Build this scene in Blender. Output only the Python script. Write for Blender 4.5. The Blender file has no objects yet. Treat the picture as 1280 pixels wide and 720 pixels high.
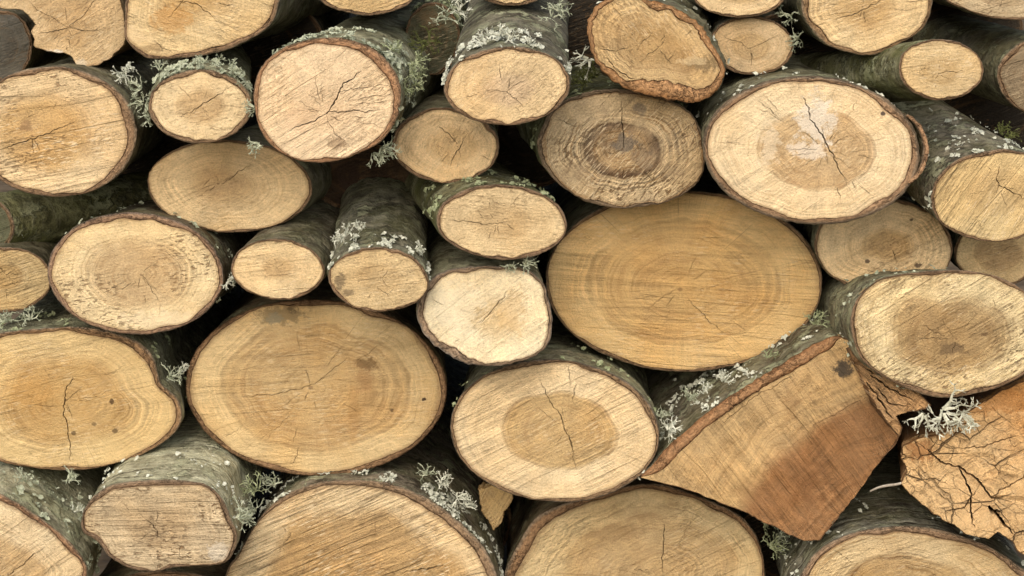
import bpy, math, random
import numpy as np
from mathutils import Vector, noise as mnoise
from mathutils.geometry import delaunay_2d_cdt

S = bpy.context.scene
COL = S.collection
R = math.radians

# ------------------------------------------------------------------ camera
DIST, PITCH, F = 3.0, R(9.0), 3000.0            # metres, radians, focal length in photo pixels
P0 = Vector((0, 0, 0.55))
CAM = P0 + Vector((0, -math.cos(PITCH), math.sin(PITCH))) * DIST
cam = bpy.data.cameras.new('camera')
cam.sensor_width = 36.0
cam.lens = 36.0 * F / 1280.0
cam.clip_start, cam.clip_end = 0.05, 500
camo = bpy.data.objects.new('camera', cam)
COL.objects.link(camo)
camo.location = CAM
camo.rotation_euler = (math.pi / 2 - PITCH, 0, 0)
S.camera = camo

# ------------------------------------------------------------------ sky and soft sun (overcast)
SUN_EL, SUN_AZ = R(33), R(-12)                    # azimuth measured from straight behind the camera, negative = from the left
w = bpy.data.worlds.new('World')
S.world = w
w.use_nodes = True
wn = w.node_tree
sky = wn.nodes.new('ShaderNodeTexSky')
sky.sky_type = 'NISHITA'
sky.sun_disc = False
sky.sun_elevation = SUN_EL
sky.sun_rotation = math.pi - SUN_AZ
sky.dust_density = 6.0
sky.air_density = 1.0
sky.ozone_density = 0.6
bg = [n for n in wn.nodes if n.type == 'BACKGROUND'][0]
bg.inputs['Strength'].default_value = 0.08
wn.links.new(sky.outputs['Color'], bg.inputs['Color'])
sun = bpy.data.lights.new('sun', 'SUN')
sun.energy = 1.8
sun.angle = R(110)
sun.color = (1.0, 0.95, 0.86)
suno = bpy.data.objects.new('sun', sun)
COL.objects.link(suno)
sd = Vector((math.sin(SUN_AZ) * math.cos(SUN_EL), -math.cos(SUN_AZ) * math.cos(SUN_EL), math.sin(SUN_EL)))
suno.rotation_euler = sd.to_track_quat('Z', 'Y').to_euler()
suno.location = (0, -3, 5)
vs = S.view_settings
vs.view_transform = 'Standard'
vs.look = 'None'
vs.exposure = 0.60
vs.gamma = 1.0
vs.use_curve_mapping = False

# ------------------------------------------------------------------ helpers
CDIR = np.array([0, math.cos(PITCH), -math.sin(PITCH)])
CUP = np.array([0, math.sin(PITCH), math.cos(PITCH)])
CAMV = np.array(CAM)


def ray(px, py):
    d = CDIR + np.array([1.0, 0, 0]) * ((px - 640) / F) + CUP * ((360 - py) / F)
    return d


def at(px, py, depth):
    """the point of the pile that stands DEPTH metres behind the pile's front plane"""
    d = ray(px, py)
    return CAMV + d * ((depth - CAMV[1]) / d[1])


def on_plane(px, py, c, n):
    d = ray(px, py)
    return CAMV + d * (np.dot(c - CAMV, n) / np.dot(d, n))


def nz(x, y=0.0, z=0.0):
    return mnoise.noise(Vector((x, y, z)))


def mesh_obj(name, verts, faces, mat, parent=None, smooth=False, attrs=None, mats=None, midx=None):
    me = bpy.data.meshes.new(name)
    me.from_pydata([tuple(map(float, v)) for v in verts], [], faces)
    if attrs:
        for k, (typ, data) in attrs.items():
            a = me.attributes.new(k, typ, 'POINT')
            arr = np.asarray(data, dtype=np.float32).ravel()
            a.data.foreach_set('vector' if typ == 'FLOAT_VECTOR' else 'value', arr)
    for m in (mats or [mat]):
        me.materials.append(m)
    if midx is not None:
        me.polygons.foreach_set('material_index', midx)
    if smooth:
        me.polygons.foreach_set('use_smooth', [True] * len(me.polygons))
    me.update()
    o = bpy.data.objects.new(name, me)
    COL.objects.link(o)
    if parent is not None:
        o.parent = parent
        o.matrix_parent_inverse = parent.matrix_world.inverted()
    return o


def empty(name, loc, label, cat, group=None):
    o = bpy.data.objects.new(name, None)
    COL.objects.link(o)
    o.location = loc
    o.empty_display_size = 0.05
    bpy.context.view_layer.update()
    o['label'] = label
    o['category'] = cat
    if group:
        o['group'] = group
    return o


# ------------------------------------------------------------------ node helper
class NT:
    def __init__(self, name):
        self.m = bpy.data.materials.new(name)
        self.m.use_nodes = True
        self.t = self.m.node_tree
        self.bsdf = [n for n in self.t.nodes if n.type == 'BSDF_PRINCIPLED'][0]
        self.bsdf.inputs['Roughness'].default_value = 0.85
        self.bsdf.inputs['Specular IOR Level'].default_value = 0.2

    def put(self, sock, v):
        if isinstance(v, bpy.types.NodeSocket):
            self.t.links.new(v, sock)
        elif isinstance(v, (tuple, list)):
            v = tuple(v)
            if sock.type == 'RGBA' and len(v) == 3:
                v = v + (1.0,)
            sock.default_value = v
        else:
            sock.default_value = v

    def attr(self, name, vec=False):
        n = self.t.nodes.new('ShaderNodeAttribute')
        n.attribute_name = name
        return n.outputs['Vector' if vec else 'Fac']

    def math(self, op, a, b=0.0, clamp=False):
        n = self.t.nodes.new('ShaderNodeMath')
        n.operation = op
        n.use_clamp = clamp
        self.put(n.inputs[0], a)
        self.put(n.inputs[1], b)
        return n.outputs[0]

    def vmath(self, op, a, b=(0, 0, 0)):
        n = self.t.nodes.new('ShaderNodeVectorMath')
        n.operation = op
        self.put(n.inputs[0], a)
        if op == 'SCALE':
            self.put(n.inputs['Scale'], b)
        else:
            self.put(n.inputs[1], b)
        return n.outputs['Value' if op in ('LENGTH', 'DISTANCE', 'DOT_PRODUCT') else 'Vector']

    def noise(self, vec, scale=1.0, detail=2.0, rough=0.5, dim='3D', w=None):
        n = self.t.nodes.new('ShaderNodeTexNoise')
        n.noise_dimensions = dim
        if vec is not None:
            self.put(n.inputs['Vector'], vec)
        if w is not None:
            self.put(n.inputs['W'], w)
        n.inputs['Scale'].default_value = scale
        n.inputs['Detail'].default_value = detail
        n.inputs['Roughness'].default_value = rough
        return n.outputs['Fac']

    def voro(self, vec, scale, feature='DISTANCE_TO_EDGE', rnd=1.0):
        n = self.t.nodes.new('ShaderNodeTexVoronoi')
        n.feature = feature
        self.put(n.inputs['Vector'], vec)
        n.inputs['Scale'].default_value = scale
        n.inputs['Randomness'].default_value = rnd
        return n.outputs['Distance']

    def step(self, v, a, b, lo=0.0, hi=1.0):
        n = self.t.nodes.new('ShaderNodeMapRange')
        n.interpolation_type = 'SMOOTHSTEP'
        self.put(n.inputs[0], v)
        for i, x in enumerate((a, b, lo, hi)):
            self.put(n.inputs[1 + i], x)
        return n.outputs[0]

    def mix(self, f, a, b, blend='MIX'):
        n = self.t.nodes.new('ShaderNodeMix')
        n.data_type = 'RGBA'
        n.blend_type = blend
        self.put(n.inputs[0], f)
        self.put(n.inputs[6], a)
        self.put(n.inputs[7], b)
        return n.outputs[2]

    def mul(self, col, f):
        """colour times a grey factor"""
        return self.vmath('SCALE', col, f)

    def mapping(self, vec, loc=(0, 0, 0), rot=(0, 0, 0), scale=(1, 1, 1)):
        if any(rot):                                  # turn first, stretch afterwards
            n = self.t.nodes.new('ShaderNodeMapping')
            self.put(n.inputs[0], vec)
            n.inputs['Rotation'].default_value = rot
            vec = n.outputs[0]
        n = self.t.nodes.new('ShaderNodeMapping')
        self.put(n.inputs[0], vec)
        n.inputs['Location'].default_value = loc
        n.inputs['Scale'].default_value = scale
        return n.outputs[0]

    def bump(self, h, dist, strength=1.0, normal=None):
        n = self.t.nodes.new('ShaderNodeBump')
        n.inputs['Strength'].default_value = strength
        n.inputs['Distance'].default_value = dist
        self.put(n.inputs['Height'], h)
        if normal is not None:
            self.put(n.inputs['Normal'], normal)
        return n.outputs[0]

    def out(self, col, normal=None):
        self.put(self.bsdf.inputs['Base Color'], col)
        if normal is not None:
            self.put(self.bsdf.inputs['Normal'], normal)
        return self.m


# ------------------------------------------------------------------ wood of a cut end
CREAM = (0.66, 0.47, 0.245)
PALE = (0.72, 0.55, 0.33)
TAN = (0.55, 0.37, 0.17)
OCHRE = (0.50, 0.31, 0.12)
HEART = (0.52, 0.32, 0.14)
BROWN = (0.36, 0.21, 0.085)
GREYW = (0.36, 0.29, 0.20)


def wood_mat(p, Rm, seed):
    g = lambda k, d: p.get(k, d)
    N = NT('cut_wood')
    fp = N.attr('fp', True)
    rn = N.attr('rn')
    off = (seed * 1.37, seed * 0.71, seed * 2.3)
    fo = N.vmath('ADD', fp, off)
    low = N.noise(fo, 16, 3, 0.55)
    lowc = N.math('SUBTRACT', low, 0.5)
    rw = N.math('ADD', rn, N.math('MULTIPLY', lowc, g('wob', 0.16)))
    hr, hs = g('hr', 0.55), g('hs', 0.10)
    hm = N.step(rw, hr - hs, hr + hs)
    tint = lambda c, k: (c[0] * 0.98 * k, c[1] * 1.055 * k, c[2] * 1.20 * k)
    col = N.mix(hm, tint(g('heart', HEART), 0.96), tint(g('sap', CREAM), 1.05))
    # darker zone line at the edge of the heart
    bl = g('line', 0.25)
    if bl:
        band = N.step(N.math('ABSOLUTE', N.math('SUBTRACT', rw, hr)), 0.0, g('linew', 0.05), 1.0, 0.0)
        band = N.math('MULTIPLY', band, N.step(N.noise(fo, 22, 2), 0.35, 0.65))
        col = N.mix(N.math('MULTIPLY', band, bl), col, g('linec', (0.28, 0.16, 0.07)))
    for (r2, w2, a2, c2) in g('bands', []):      # further zone lines: radius, width, amount, colour
        band = N.step(N.math('ABSOLUTE', N.math('SUBTRACT', rw, r2)), 0.0, w2, 1.0, 0.0)
        band = N.math('MULTIPLY', band, N.step(N.noise(fo, 30, 3), 0.3, 0.6))
        col = N.mix(N.math('MULTIPLY', band, a2), col, c2)
    # annual rings
    rc = N.math('MULTIPLY', N.math('ADD', rw, N.math('MULTIPLY', N.math('SUBTRACT', N.noise(fo, 45, 3), 0.5), 0.007 / Rm)), Rm * 1000.0 / g('rsp', 3.6))
    rn1 = N.noise(None, 1.0, 2.5, 0.65, '1D', rc)
    rsin = N.math('SINE', N.math('MULTIPLY', rc, 2.6))
    ring = N.math('ADD', N.math('MULTIPLY', N.math('SUBTRACT', rn1, 0.5), 1.5), N.math('MULTIPLY', rsin, 0.04))
    ringm = N.math('MULTIPLY', ring, N.step(N.noise(fo, 18, 3), 0.35, 0.65, 0.15, 1.4))
    # crisp late wood lines
    thin = N.step(N.math('ABSOLUTE', N.math('SUBTRACT', N.noise(None, 1.0, 1.0, 0.5, '1D', N.math('MULTIPLY', rc, 0.8)), 0.5)), 0.0, 0.06, 1.0, 0.0)
    thin = N.math('MULTIPLY', thin, N.step(N.noise(fo, 26, 3), 0.36, 0.60, 0.1, 1.0))
    # rays running out from the pith
    dirv = N.vmath('NORMALIZE', fp)
    rv = N.vmath('ADD', N.vmath('SCALE', dirv, 26.0), N.vmath('SCALE', fo, 14.0))
    rays = N.math('SUBTRACT', N.noise(rv, 1.0, 4, 0.7), 0.5)
    # saw strokes
    a = R(g('sawa', 20))
    sv = N.mapping(fo, rot=(0, 0, -a), scale=(13, 330, 1))
    saw = N.math('SUBTRACT', N.noise(sv, 1.0, 3, 0.6, '2D'), 0.5)
    sv2 = N.mapping(fo, rot=(0, 0, -a + 0.05), scale=(5, 110, 1))
    saw2 = N.math('SUBTRACT', N.noise(sv2, 1.0, 2, 0.6, '2D'), 0.5)
    sawp = N.step(N.noise(fo, 9, 2), 0.3, 0.65, 0.25, 1.15)
    sawt = N.math('MULTIPLY', N.math('ADD', saw, N.math('MULTIPLY', saw2, 1.1)), sawp)
    fine = N.math('SUBTRACT', N.noise(fo, 420, 3, 0.7), 0.5)
    mid = N.math('SUBTRACT', N.noise(fo, 55, 4, 0.65), 0.5)
    f = N.math('ADD', 1.0, N.math('MULTIPLY', ringm, g('ring', 0.22) * 2.2))
    f = N.math('ADD', f, N.math('MULTIPLY', rays, g('ray', 0.22) * 1.8))
    f = N.math('ADD', f, N.math('MULTIPLY', sawt, g('saw', 0.30) * 2.1))
    f = N.math('ADD', f, N.math('MULTIPLY', fine, g('fine', 0.32) * 2.8))
    f = N.math('ADD', f, N.math('MULTIPLY', mid, g('mid', 0.30) * 2.5))
    col = N.mul(col, f)
    col = N.mix(N.math('MULTIPLY', thin, g('ring', 0.22) * 2.0), col, N.mix(1.0, col, (0.55, 0.46, 0.36), 'MULTIPLY'))
    # short drying checks running outward
    ck = N.noise(N.vmath('ADD', N.vmath('SCALE', dirv, 62.0), N.vmath('SCALE', fo, 7.0)), 1.0, 2, 0.5)
    ck = N.math('MULTIPLY', N.step(ck, 0.62, 0.70), N.step(N.noise(fo, 24, 3), 0.48, 0.60))
    ck = N.math('MULTIPLY', ck, N.step(rn, 0.06, 0.2))
    col = N.mix(N.math('MULTIPLY', ck, g('check', 0.40)), col, (0.17, 0.10, 0.05))
    # hue drift: warm and yellowish patches
    hd = N.step(N.noise(fo, 11, 3), 0.4, 0.65)
    col = N.mix(N.math('MULTIPLY', hd, g('hue', 0.35)), col, N.mix(1.0, col, (1.0, 0.84, 0.62), 'MULTIPLY'))
    # flecks torn by the saw
    fv = N.mapping(fo, rot=(0, 0, -a), scale=(110, 330, 1))
    fl = N.noise(fv, 1.0, 3, 0.6, '2D')
    fl = N.math('MULTIPLY', N.step(fl, 0.56, 0.66), N.step(N.noise(fo, 18, 2), 0.42, 0.62))
    col = N.mix(N.math('MULTIPLY', fl, g('fleck', 0.35)), col, (0.20, 0.12, 0.055))
    # pale torn fibres
    tv = N.mapping(fo, loc=(3, 1, 0), rot=(0, 0, -a), scale=(70, 420, 1))
    tf = N.math('MULTIPLY', N.step(N.noise(tv, 1.0, 2, 0.6, '2D'), 0.56, 0.68), N.step(N.noise(fo, 13, 2), 0.45, 0.6))
    col = N.mix(N.math('MULTIPLY', tf, g('torn', 0.35)), col, (0.80, 0.66, 0.44))
    # stains and grey weathering
    st = N.step(N.noise(fo, g('stsc', 17), 5, 0.65), 0.52, 0.70)
    col = N.mix(N.math('MULTIPLY', st, g('stain', 0.25)), col, g('stc', (0.26, 0.17, 0.085)))
    gr = N.step(N.noise(N.vmath('ADD', fo, (5, 5, 5)), 14, 5, 0.7), 0.40, 0.68)
    col = N.mix(N.math('MULTIPLY', gr, g('grey', 0.10)), col, g('greyc', GREYW))
    for (x, y, rx, ry, amt, c) in g('spots', []):          # one-off marks: place and size in metres from the pith
        dv = N.vmath('DIVIDE', N.vmath('SUBTRACT', fp, (x, y, 0)), (rx, ry, 1))
        dl = N.math('ADD', N.vmath('LENGTH', dv), N.math('MULTIPLY', N.math('SUBTRACT', N.noise(fo, 95, 5, 0.75), 0.5), 3.0))
        col = N.mix(N.math('MULTIPLY', N.step(dl, 0.55, 1.05, 1.0, 0.0), amt), col, c)
    # last growth ring and cambium
    e = N.step(N.math('ADD', rn, N.math('MULTIPLY', lowc, 0.03)), 0.955, 1.0)
    col = N.mix(N.math('MULTIPLY', e, g('edge', 0.55)), col, (0.24, 0.14, 0.07))
    if g('pithdot', True):
        col = N.mix(N.step(rn, 0.012, 0.03, 0.6, 0.0), col, (0.14, 0.08, 0.04))
    h = N.math('ADD', N.math('MULTIPLY', sawt, g('saw', 0.3) * 2.4), N.math('MULTIPLY', fine, 0.7))
    h = N.math('ADD', h, N.math('MULTIPLY', mid, 0.8))
    h = N.math('SUBTRACT', h, N.math('MULTIPLY', fl, 0.5 * g('fleck', 0.35)))
    sv3 = N.mapping(fo, rot=(0, 0, -a + 0.03), scale=(5, 48, 1))
    stp = N.step(N.noise(sv3, 1.0, 1, 0.5, '2D'), 0.485, 0.515)
    h = N.math('ADD', h, N.math('MULTIPLY', stp, g('saw', 0.3) * 0.9))
    if g('blocks', 0):
        bv = N.mapping(N.vmath('ADD', fo, N.vmath('SCALE', N.vmath('SUBTRACT', N.vmath('SCALE', fp, 0), (0, 0, 0)), 1.0)),
                       rot=(0, 0, R(28)), scale=(0.75, 1.25, 1))
        wv = N.vmath('ADD', bv, N.vmath('SCALE', N.vmath('ADD', fp, (0, 0, 0)), 0.0))
        jit = N.noise(fo, 60, 3)
        wv = N.vmath('ADD', wv, N.vmath('SCALE', (1, 1, 0), N.math('MULTIPLY', jit, 0.010)))
        for sc, wd, am in ((19, 0.020, 0.75), (47, 0.03, 0.28)):
            ed = N.voro(wv, sc)
            ln = N.step(ed, 0.0, wd, 1.0, 0.0)
            ln = N.math('MULTIPLY', ln, N.math('MULTIPLY', N.math('MULTIPLY', N.step(N.noise(fo, 20, 2), 0.35, 0.6), N.step(rn, 0.55, 0.78)), am * g('blocks', 0)))
            col = N.mix(ln, col, (0.085, 0.048, 0.022))
            h = N.math('SUBTRACT', h, N.math('MULTIPLY', ln, 3.0))
    n = N.bump(h, 0.0034, 1.0)
    return N.out(col, n)


# ------------------------------------------------------------------ bark
def bark_mat(p, seed):
    g = lambda k, d: p.get(k, d)
    N = NT('bark')
    bp = N.attr('bp', True)          # x, y, z in metres: a ring round the log, length along it
    rim = N.attr('rim')              # 0 on the outside, 0..1 across the sawn edge of the bark (1 = next to the wood)
    isrim = N.step(rim, 0.001, 0.02)
    off = (seed * 2.1, seed * 0.9, seed * 1.7)
    bo = N.vmath('ADD', bp, off)
    n1 = N.noise(bo, 22, 4, 0.65)
    n2 = N.noise(bo, 120, 4, 0.7)
    dark = g('dark', (0.055, 0.046, 0.036))
    grey = g('grey', (0.22, 0.215, 0.185))
    col = N.mix(N.step(n1, 0.36, 0.66), dark, grey)
    col = N.mul(col, N.step(n2, 0.2, 0.8, 0.55, 1.4))
    # transverse lenticel bands
    lv = N.mapping(bo, scale=(9, 9, 170))
    lb = N.noise(lv, 1.0, 3, 0.6)
    col = N.mix(N.math('MULTIPLY', N.step(lb, 0.56, 0.66), g('band', 0.4)), col, g('bandc', (0.34, 0.34, 0.31)))
    col = N.mix(N.math('MULTIPLY', N.step(lb, 0.44, 0.36), g('band', 0.4)), col, (0.035, 0.03, 0.024))
    pt = N.noise(N.vmath('ADD', bo, (1, 9, 2)), 48, 3, 0.6)
    col = N.mix(N.math('MULTIPLY', N.step(pt, 0.52, 0.62), 0.45), col, g('patch', (0.33, 0.32, 0.27)))
    # algae
    al = N.step(N.noise(N.vmath('ADD', bo, (3, 3, 3)), 17, 3, 0.6), 0.40, 0.64)
    col = N.mix(N.math('MULTIPLY', al, g('green', 0.35)), col, g('greenc', (0.155, 0.165, 0.085)))
    # crusts of pale lichen
    lc = N.noise(N.vmath('ADD', bo, (7, 1, 4)), 34, 5, 0.72)
    lp = N.noise(N.vmath('ADD', bo, (2, 8, 4)), 13, 2, 0.5)
    lcm = N.math('MULTIPLY', N.step(lc, 0.49, 0.57), N.step(lp, 0.36, 0.58))
    col = N.mix(N.math('MULTIPLY', lcm, g('lich', 0.6)), col, N.mix(n2, (0.27, 0.31, 0.22), (0.56, 0.60, 0.49)))
    # sawn edge: cambium, inner bark, cork
    ev = N.noise(bo, 210, 3, 0.65)
    rj = N.math('ADD', rim, N.math('MULTIPLY', N.math('SUBTRACT', n2, 0.5), 0.5))
    inner = g('inner', (0.20, 0.115, 0.06))
    inner = tuple(1.25 * (0.62 * c + 0.38 * q) for c, q in zip(inner, (0.18, 0.145, 0.10)))
    ec = N.mix(N.step(rj, 0.15, 0.45), g('cork', (0.21, 0.16, 0.11)), inner)
    ec = N.mix(N.step(rj, 0.85, 1.0, 0.0, 0.7), ec, (0.10, 0.055, 0.03))
    ec = N.mul(ec, N.step(ev, 0.25, 0.75, 0.6, 1.45))
    col = N.mix(1.0, col, (1.0, 0.97, 0.82), 'MULTIPLY')
    ec = N.mul(ec, 1.2)
    col = N.mix(isrim, col, ec)
    h = N.math('ADD', N.math('MULTIPLY', n2, 1.0), N.math('MULTIPLY', n1, 1.2))
    h = N.math('ADD', h, N.math('MULTIPLY', lcm, 0.8))
    h = N.math('ADD', h, N.math('MULTIPLY', lb, 0.6 * g('band', 0.4)))
    return N.out(col, N.bump(h, 0.006, 1.0))


def plain_mat(name, c1, c2, scale, bumpd=0.001):
    N = NT(name)
    tc = N.t.nodes.new('ShaderNodeTexCoord').outputs['Object']
    n = N.noise(tc, scale, 5, 0.7)
    col = N.mix(N.step(n, 0.3, 0.7), c1, c2)
    return N.out(col, N.bump(n, bumpd))


M_LICH = plain_mat('pale_lichen', (0.22, 0.255, 0.17), (0.52, 0.56, 0.44), 120)
M_LICHW = plain_mat('white_lichen', (0.34, 0.37, 0.30), (0.70, 0.72, 0.63), 140)
M_LICHB = plain_mat('bone_white_lichen', (0.40, 0.42, 0.33), (0.74, 0.75, 0.64), 140)
M_LICHG = plain_mat('green_lichen', (0.17, 0.20, 0.10), (0.40, 0.45, 0.29), 120)
M_MOSS = plain_mat('moss', (0.05, 0.06, 0.018), (0.15, 0.17, 0.06), 130)
M_GROUND = plain_mat('earth', (0.07, 0.05, 0.03), (0.16, 0.12, 0.075), 9, 0.01)
M_TWIG = plain_mat('bare_twig', (0.35, 0.32, 0.27), (0.62, 0.58, 0.50), 90)

# ------------------------------------------------------------------ outlines
def ellipse(cx, cy, rx, ry, rot=0, sq=2.0, n=40):
    out = []
    for i in range(n):
        t = 2 * math.pi * i / n
        c, s = math.cos(t), math.sin(t)
        x = math.copysign(abs(c) ** (2 / sq), c) * rx
        y = math.copysign(abs(s) ** (2 / sq), s) * ry
        a = R(rot)
        out.append((cx + x * math.cos(a) - y * math.sin(a), cy + x * math.sin(a) + y * math.cos(a)))
    return out


def catmull(pts, sub=10):
    n = len(pts)
    P = np.array(pts, float)
    out = []
    for i in range(n):
        p0, p1, p2, p3 = P[(i - 1) % n], P[i], P[(i + 1) % n], P[(i + 2) % n]
        for k in range(sub):
            t = k / sub
            out.append(0.5 * ((2 * p1) + (-p0 + p2) * t + (2 * p0 - 5 * p1 + 4 * p2 - p3) * t * t + (-p0 + 3 * p1 - 3 * p2 + p3) * t ** 3))
    return np.array(out)


def resample(P, n):
    Q = np.vstack([P, P[:1]])
    L = np.concatenate([[0], np.cumsum(np.hypot(*np.diff(Q, axis=0).T))])
    s = np.linspace(0, L[-1], n, endpoint=False)
    return np.stack([np.interp(s, L, Q[:, 0]), np.interp(s, L, Q[:, 1])], 1)


def normals2(P):
    t = np.roll(P, -1, 0) - np.roll(P, 1, 0)
    t /= np.maximum(np.hypot(t[:, 0], t[:, 1])[:, None], 1e-9)
    return np.stack([t[:, 1], -t[:, 0]], 1)       # outward for a counter-clockwise loop


def ccw(P):
    x, y = P[:, 0], P[:, 1]
    a = np.sum(x * np.roll(y, -1) - np.roll(x, -1) * y)
    return P if a > 0 else P[::-1]


def radius_at(P, ang):
    """largest distance from the origin to loop P along each direction"""
    th = np.arctan2(P[:, 1], P[:, 0])
    r = np.hypot(P[:, 0], P[:, 1])
    o = np.argsort(th)
    th, r = th[o], r[o]
    th = np.concatenate([th - 2 * math.pi, th, th + 2 * math.pi])
    r = np.concatenate([r, r, r])
    return np.interp(ang, th, r)


def inside(P, pts):
    x, y = pts[:, 0], pts[:, 1]
    c = np.zeros(len(pts), bool)
    j = len(P) - 1
    for i in range(len(P)):
        xi, yi, xj, yj = P[i, 0], P[i, 1], P[j, 0], P[j, 1]
        cond = ((yi > y) != (yj > y)) & (x < (xj - xi) * (y - yi) / ((yj - yi) if yj != yi else 1e-12) + xi)
        c ^= cond
        j = i
    return c


def crack_poly(pts, width, rng):
    """a thin ragged lens along a line: its outline, counter-clockwise"""
    P = np.array(pts, float)
    L = np.concatenate([[0], np.cumsum(np.hypot(*np.diff(P, axis=0).T))])
    n = max(5, int(L[-1] / 0.0022))
    s = np.linspace(0, L[-1], n)
    Q = np.stack([np.interp(s, L, P[:, 0]), np.interp(s, L, P[:, 1])], 1)
    t = np.gradient(Q, axis=0)
    t /= np.maximum(np.hypot(t[:, 0], t[:, 1])[:, None], 1e-9)
    nn = np.stack([-t[:, 1], t[:, 0]], 1)
    sd_ = rng.random() * 50
    wob = np.array([nz(sd_ + x * 45) * 0.0030 + nz(sd_ + x * 160) * 0.0022 + nz(sd_ + x * 420) * 0.0008 for x in s])
    wob[0] = 0
    Q = Q + nn * wob[:, None]
    u = s / L[-1]
    wd = width * 0.5 * np.sqrt(np.clip(np.sin(math.pi * np.clip(u * 0.86 + 0.12, 0, 1)), 0, 1)) * np.array([0.75 + 0.5 * rng.random() for _ in s])
    wd[-1] = 0.00004
    wd = np.maximum(wd, 0.00004)
    return ccw(np.vstack([Q - nn * wd[:, None], (Q + nn * wd[:, None])[::-1]]))


# ------------------------------------------------------------------ a log
GROUP = 'logs stacked in the woodpile'


class Log:
    pass


def make_log(sp, idx):
    rng = random.Random(1000 + idx * 17)
    seed = idx * 1.0 + 0.5
    kind = sp.get('kind', 'log')
    if 'e' in sp:
        raw = np.array(ellipse(*sp['e']))
        raw = catmull(raw, 6)
    elif sp.get('sharp'):
        raw = np.array(sp['p'], float)
    else:
        raw = catmull(sp['p'], 10)
    per = np.sum(np.hypot(*(np.roll(raw, -1, 0) - raw).T))
    n = int(max(110, min(260, per / 4.0)))
    px = resample(raw, n)
    ctr = px.mean(0)
    # uneven outline
    jag = sp.get('jag', 0.7)
    rr = np.hypot(*(px - ctr).T)
    th = np.arctan2(px[:, 1] - ctr[1], px[:, 0] - ctr[0])
    lump = np.array([nz(math.cos(a) * 1.3 + seed * 9, math.sin(a) * 1.3, seed) * sp.get('lump', 0.024)
                     + nz(math.cos(a) * 3.2 + seed * 4, math.sin(a) * 3.2, seed * 2) * sp.get('lump', 0.024) * 0.5 for a in th])
    jg = np.array([nz(math.cos(a) * 9 + seed, math.sin(a) * 9, 3) * jag + nz(math.cos(a) * 26 + seed, math.sin(a) * 26, 8) * jag * 0.8 for a in th])
    px = ctr + (px - ctr) * (1 + lump + jg / np.maximum(rr, 1))[:, None]
    d = sp.get('d', 0.0)
    ax, az = sp.get('ax', 0.0), sp.get('az', 0.0)
    axis = np.array([ax, 1.0, az])
    axis /= np.linalg.norm(axis)
    tx, tz = sp.get('tilt', (rng.uniform(-.06, .06), rng.uniform(-.03, .08)))
    nrm = np.array([-0.4 * ax + tx, -1.0, -0.4 * az + tz])
    nrm /= np.linalg.norm(nrm)
    C = at(ctr[0], ctr[1], d)
    e1 = np.cross(np.array([0, 0, 1.0]), -nrm)
    e1 = -e1 if e1[0] < 0 else e1
    e1 /= np.linalg.norm(e1)
    e2 = np.cross(nrm, e1)
    e2 = -e2 if e2[2] < 0 else e2
    ppx = sp.get('pith', tuple(ctr))
    O = on_plane(ppx[0], ppx[1], C, nrm)           # pith on the cut

    def loc(x, y):
        v = on_plane(x, y, C, nrm) - O
        return (np.dot(v, e1), np.dot(v, e2))

    outer = ccw(np.array([loc(x, y) for x, y in px]))
    no = normals2(outer)
    for _ in range(3):
        no = (np.roll(no, 1, 0) + no * 2 + np.roll(no, -1, 0)) / 4
    no /= np.hypot(no[:, 0], no[:, 1])[:, None]
    bpx = sp.get('b', 7.0) * 0.00072
    tho = np.arctan2(outer[:, 1], outer[:, 0])
    bt = np.array([bpx * (1 + 1.25 * nz(math.cos(a) * 2.4 + seed, math.sin(a) * 2, 5) + 0.22 * nz(math.cos(a) * 7 + seed, math.sin(a) * 7, 6) + 0.14 * nz(math.cos(a) * 24 + seed, math.sin(a) * 24, 6)) for a in tho])
    if 'bdir' in sp:                                # thicker bark towards one side: (x, y, extra px)
        bx, by, be = sp['bdir']
        q = outer - outer.mean(0)
        q /= np.hypot(q[:, 0], q[:, 1])[:, None]
        bt += be * 0.001 * np.clip(q[:, 0] * bx + q[:, 1] * by, 0, 1) ** 2
    bt = np.maximum(bt, 0.0009)
    bare = sp.get('bare', False)
    if bare:
        bt = np.full(n, 0.0006)
    offd = no
    if sp.get('sharp') and 'bdir' in sp:            # split piece: bark along one edge only, dying out at its corners
        bx, by, be = sp['bdir']
        wgt = np.clip((no[:, 0] * bx + no[:, 1] * by - 0.55) / 0.3, 0, 1)
        for _ in range(30):
            wgt = np.minimum(wgt, (np.roll(wgt, 1) + wgt * 2 + np.roll(wgt, -1)) / 4)
        bt = 0.0006 + be * 0.001 * wgt * np.array([1 + 0.25 * nz(i * 0.09, seed) for i in range(n)])
        offd = np.tile(np.array([bx, by]) / math.hypot(bx, by), (n, 1)) * wgt[:, None] + no * (1 - wgt[:, None])
    wood = outer - offd * bt[:, None]
    L = Log()
    depth_back = sp.get('len', 0.95)
    base = C + axis * 0.0
    low_i = outer[:, 1].min()
    Bp = O + e2 * low_i
    root = empty(sp.get('name', 'log'), tuple(Bp), sp['label'], sp.get('cat', 'log'), sp.get('group', GROUP if kind == 'log' else None))
    W = lambda uv, t=0.0: O + e1 * uv[0] + e2 * uv[1] + axis * t

    # ---------------- cut face with real cracks
    Rm = float(np.mean(np.hypot(wood[:, 0], wood[:, 1])))
    cracks = []
    for c in sp.get('cracks', []):
        pts, wd = c
        q = [loc(x, y) for x, y in pts]
        cracks.append(crack_poly(q, wd * 0.00054 * sp.get('cw', 1.0), rng))
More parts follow.
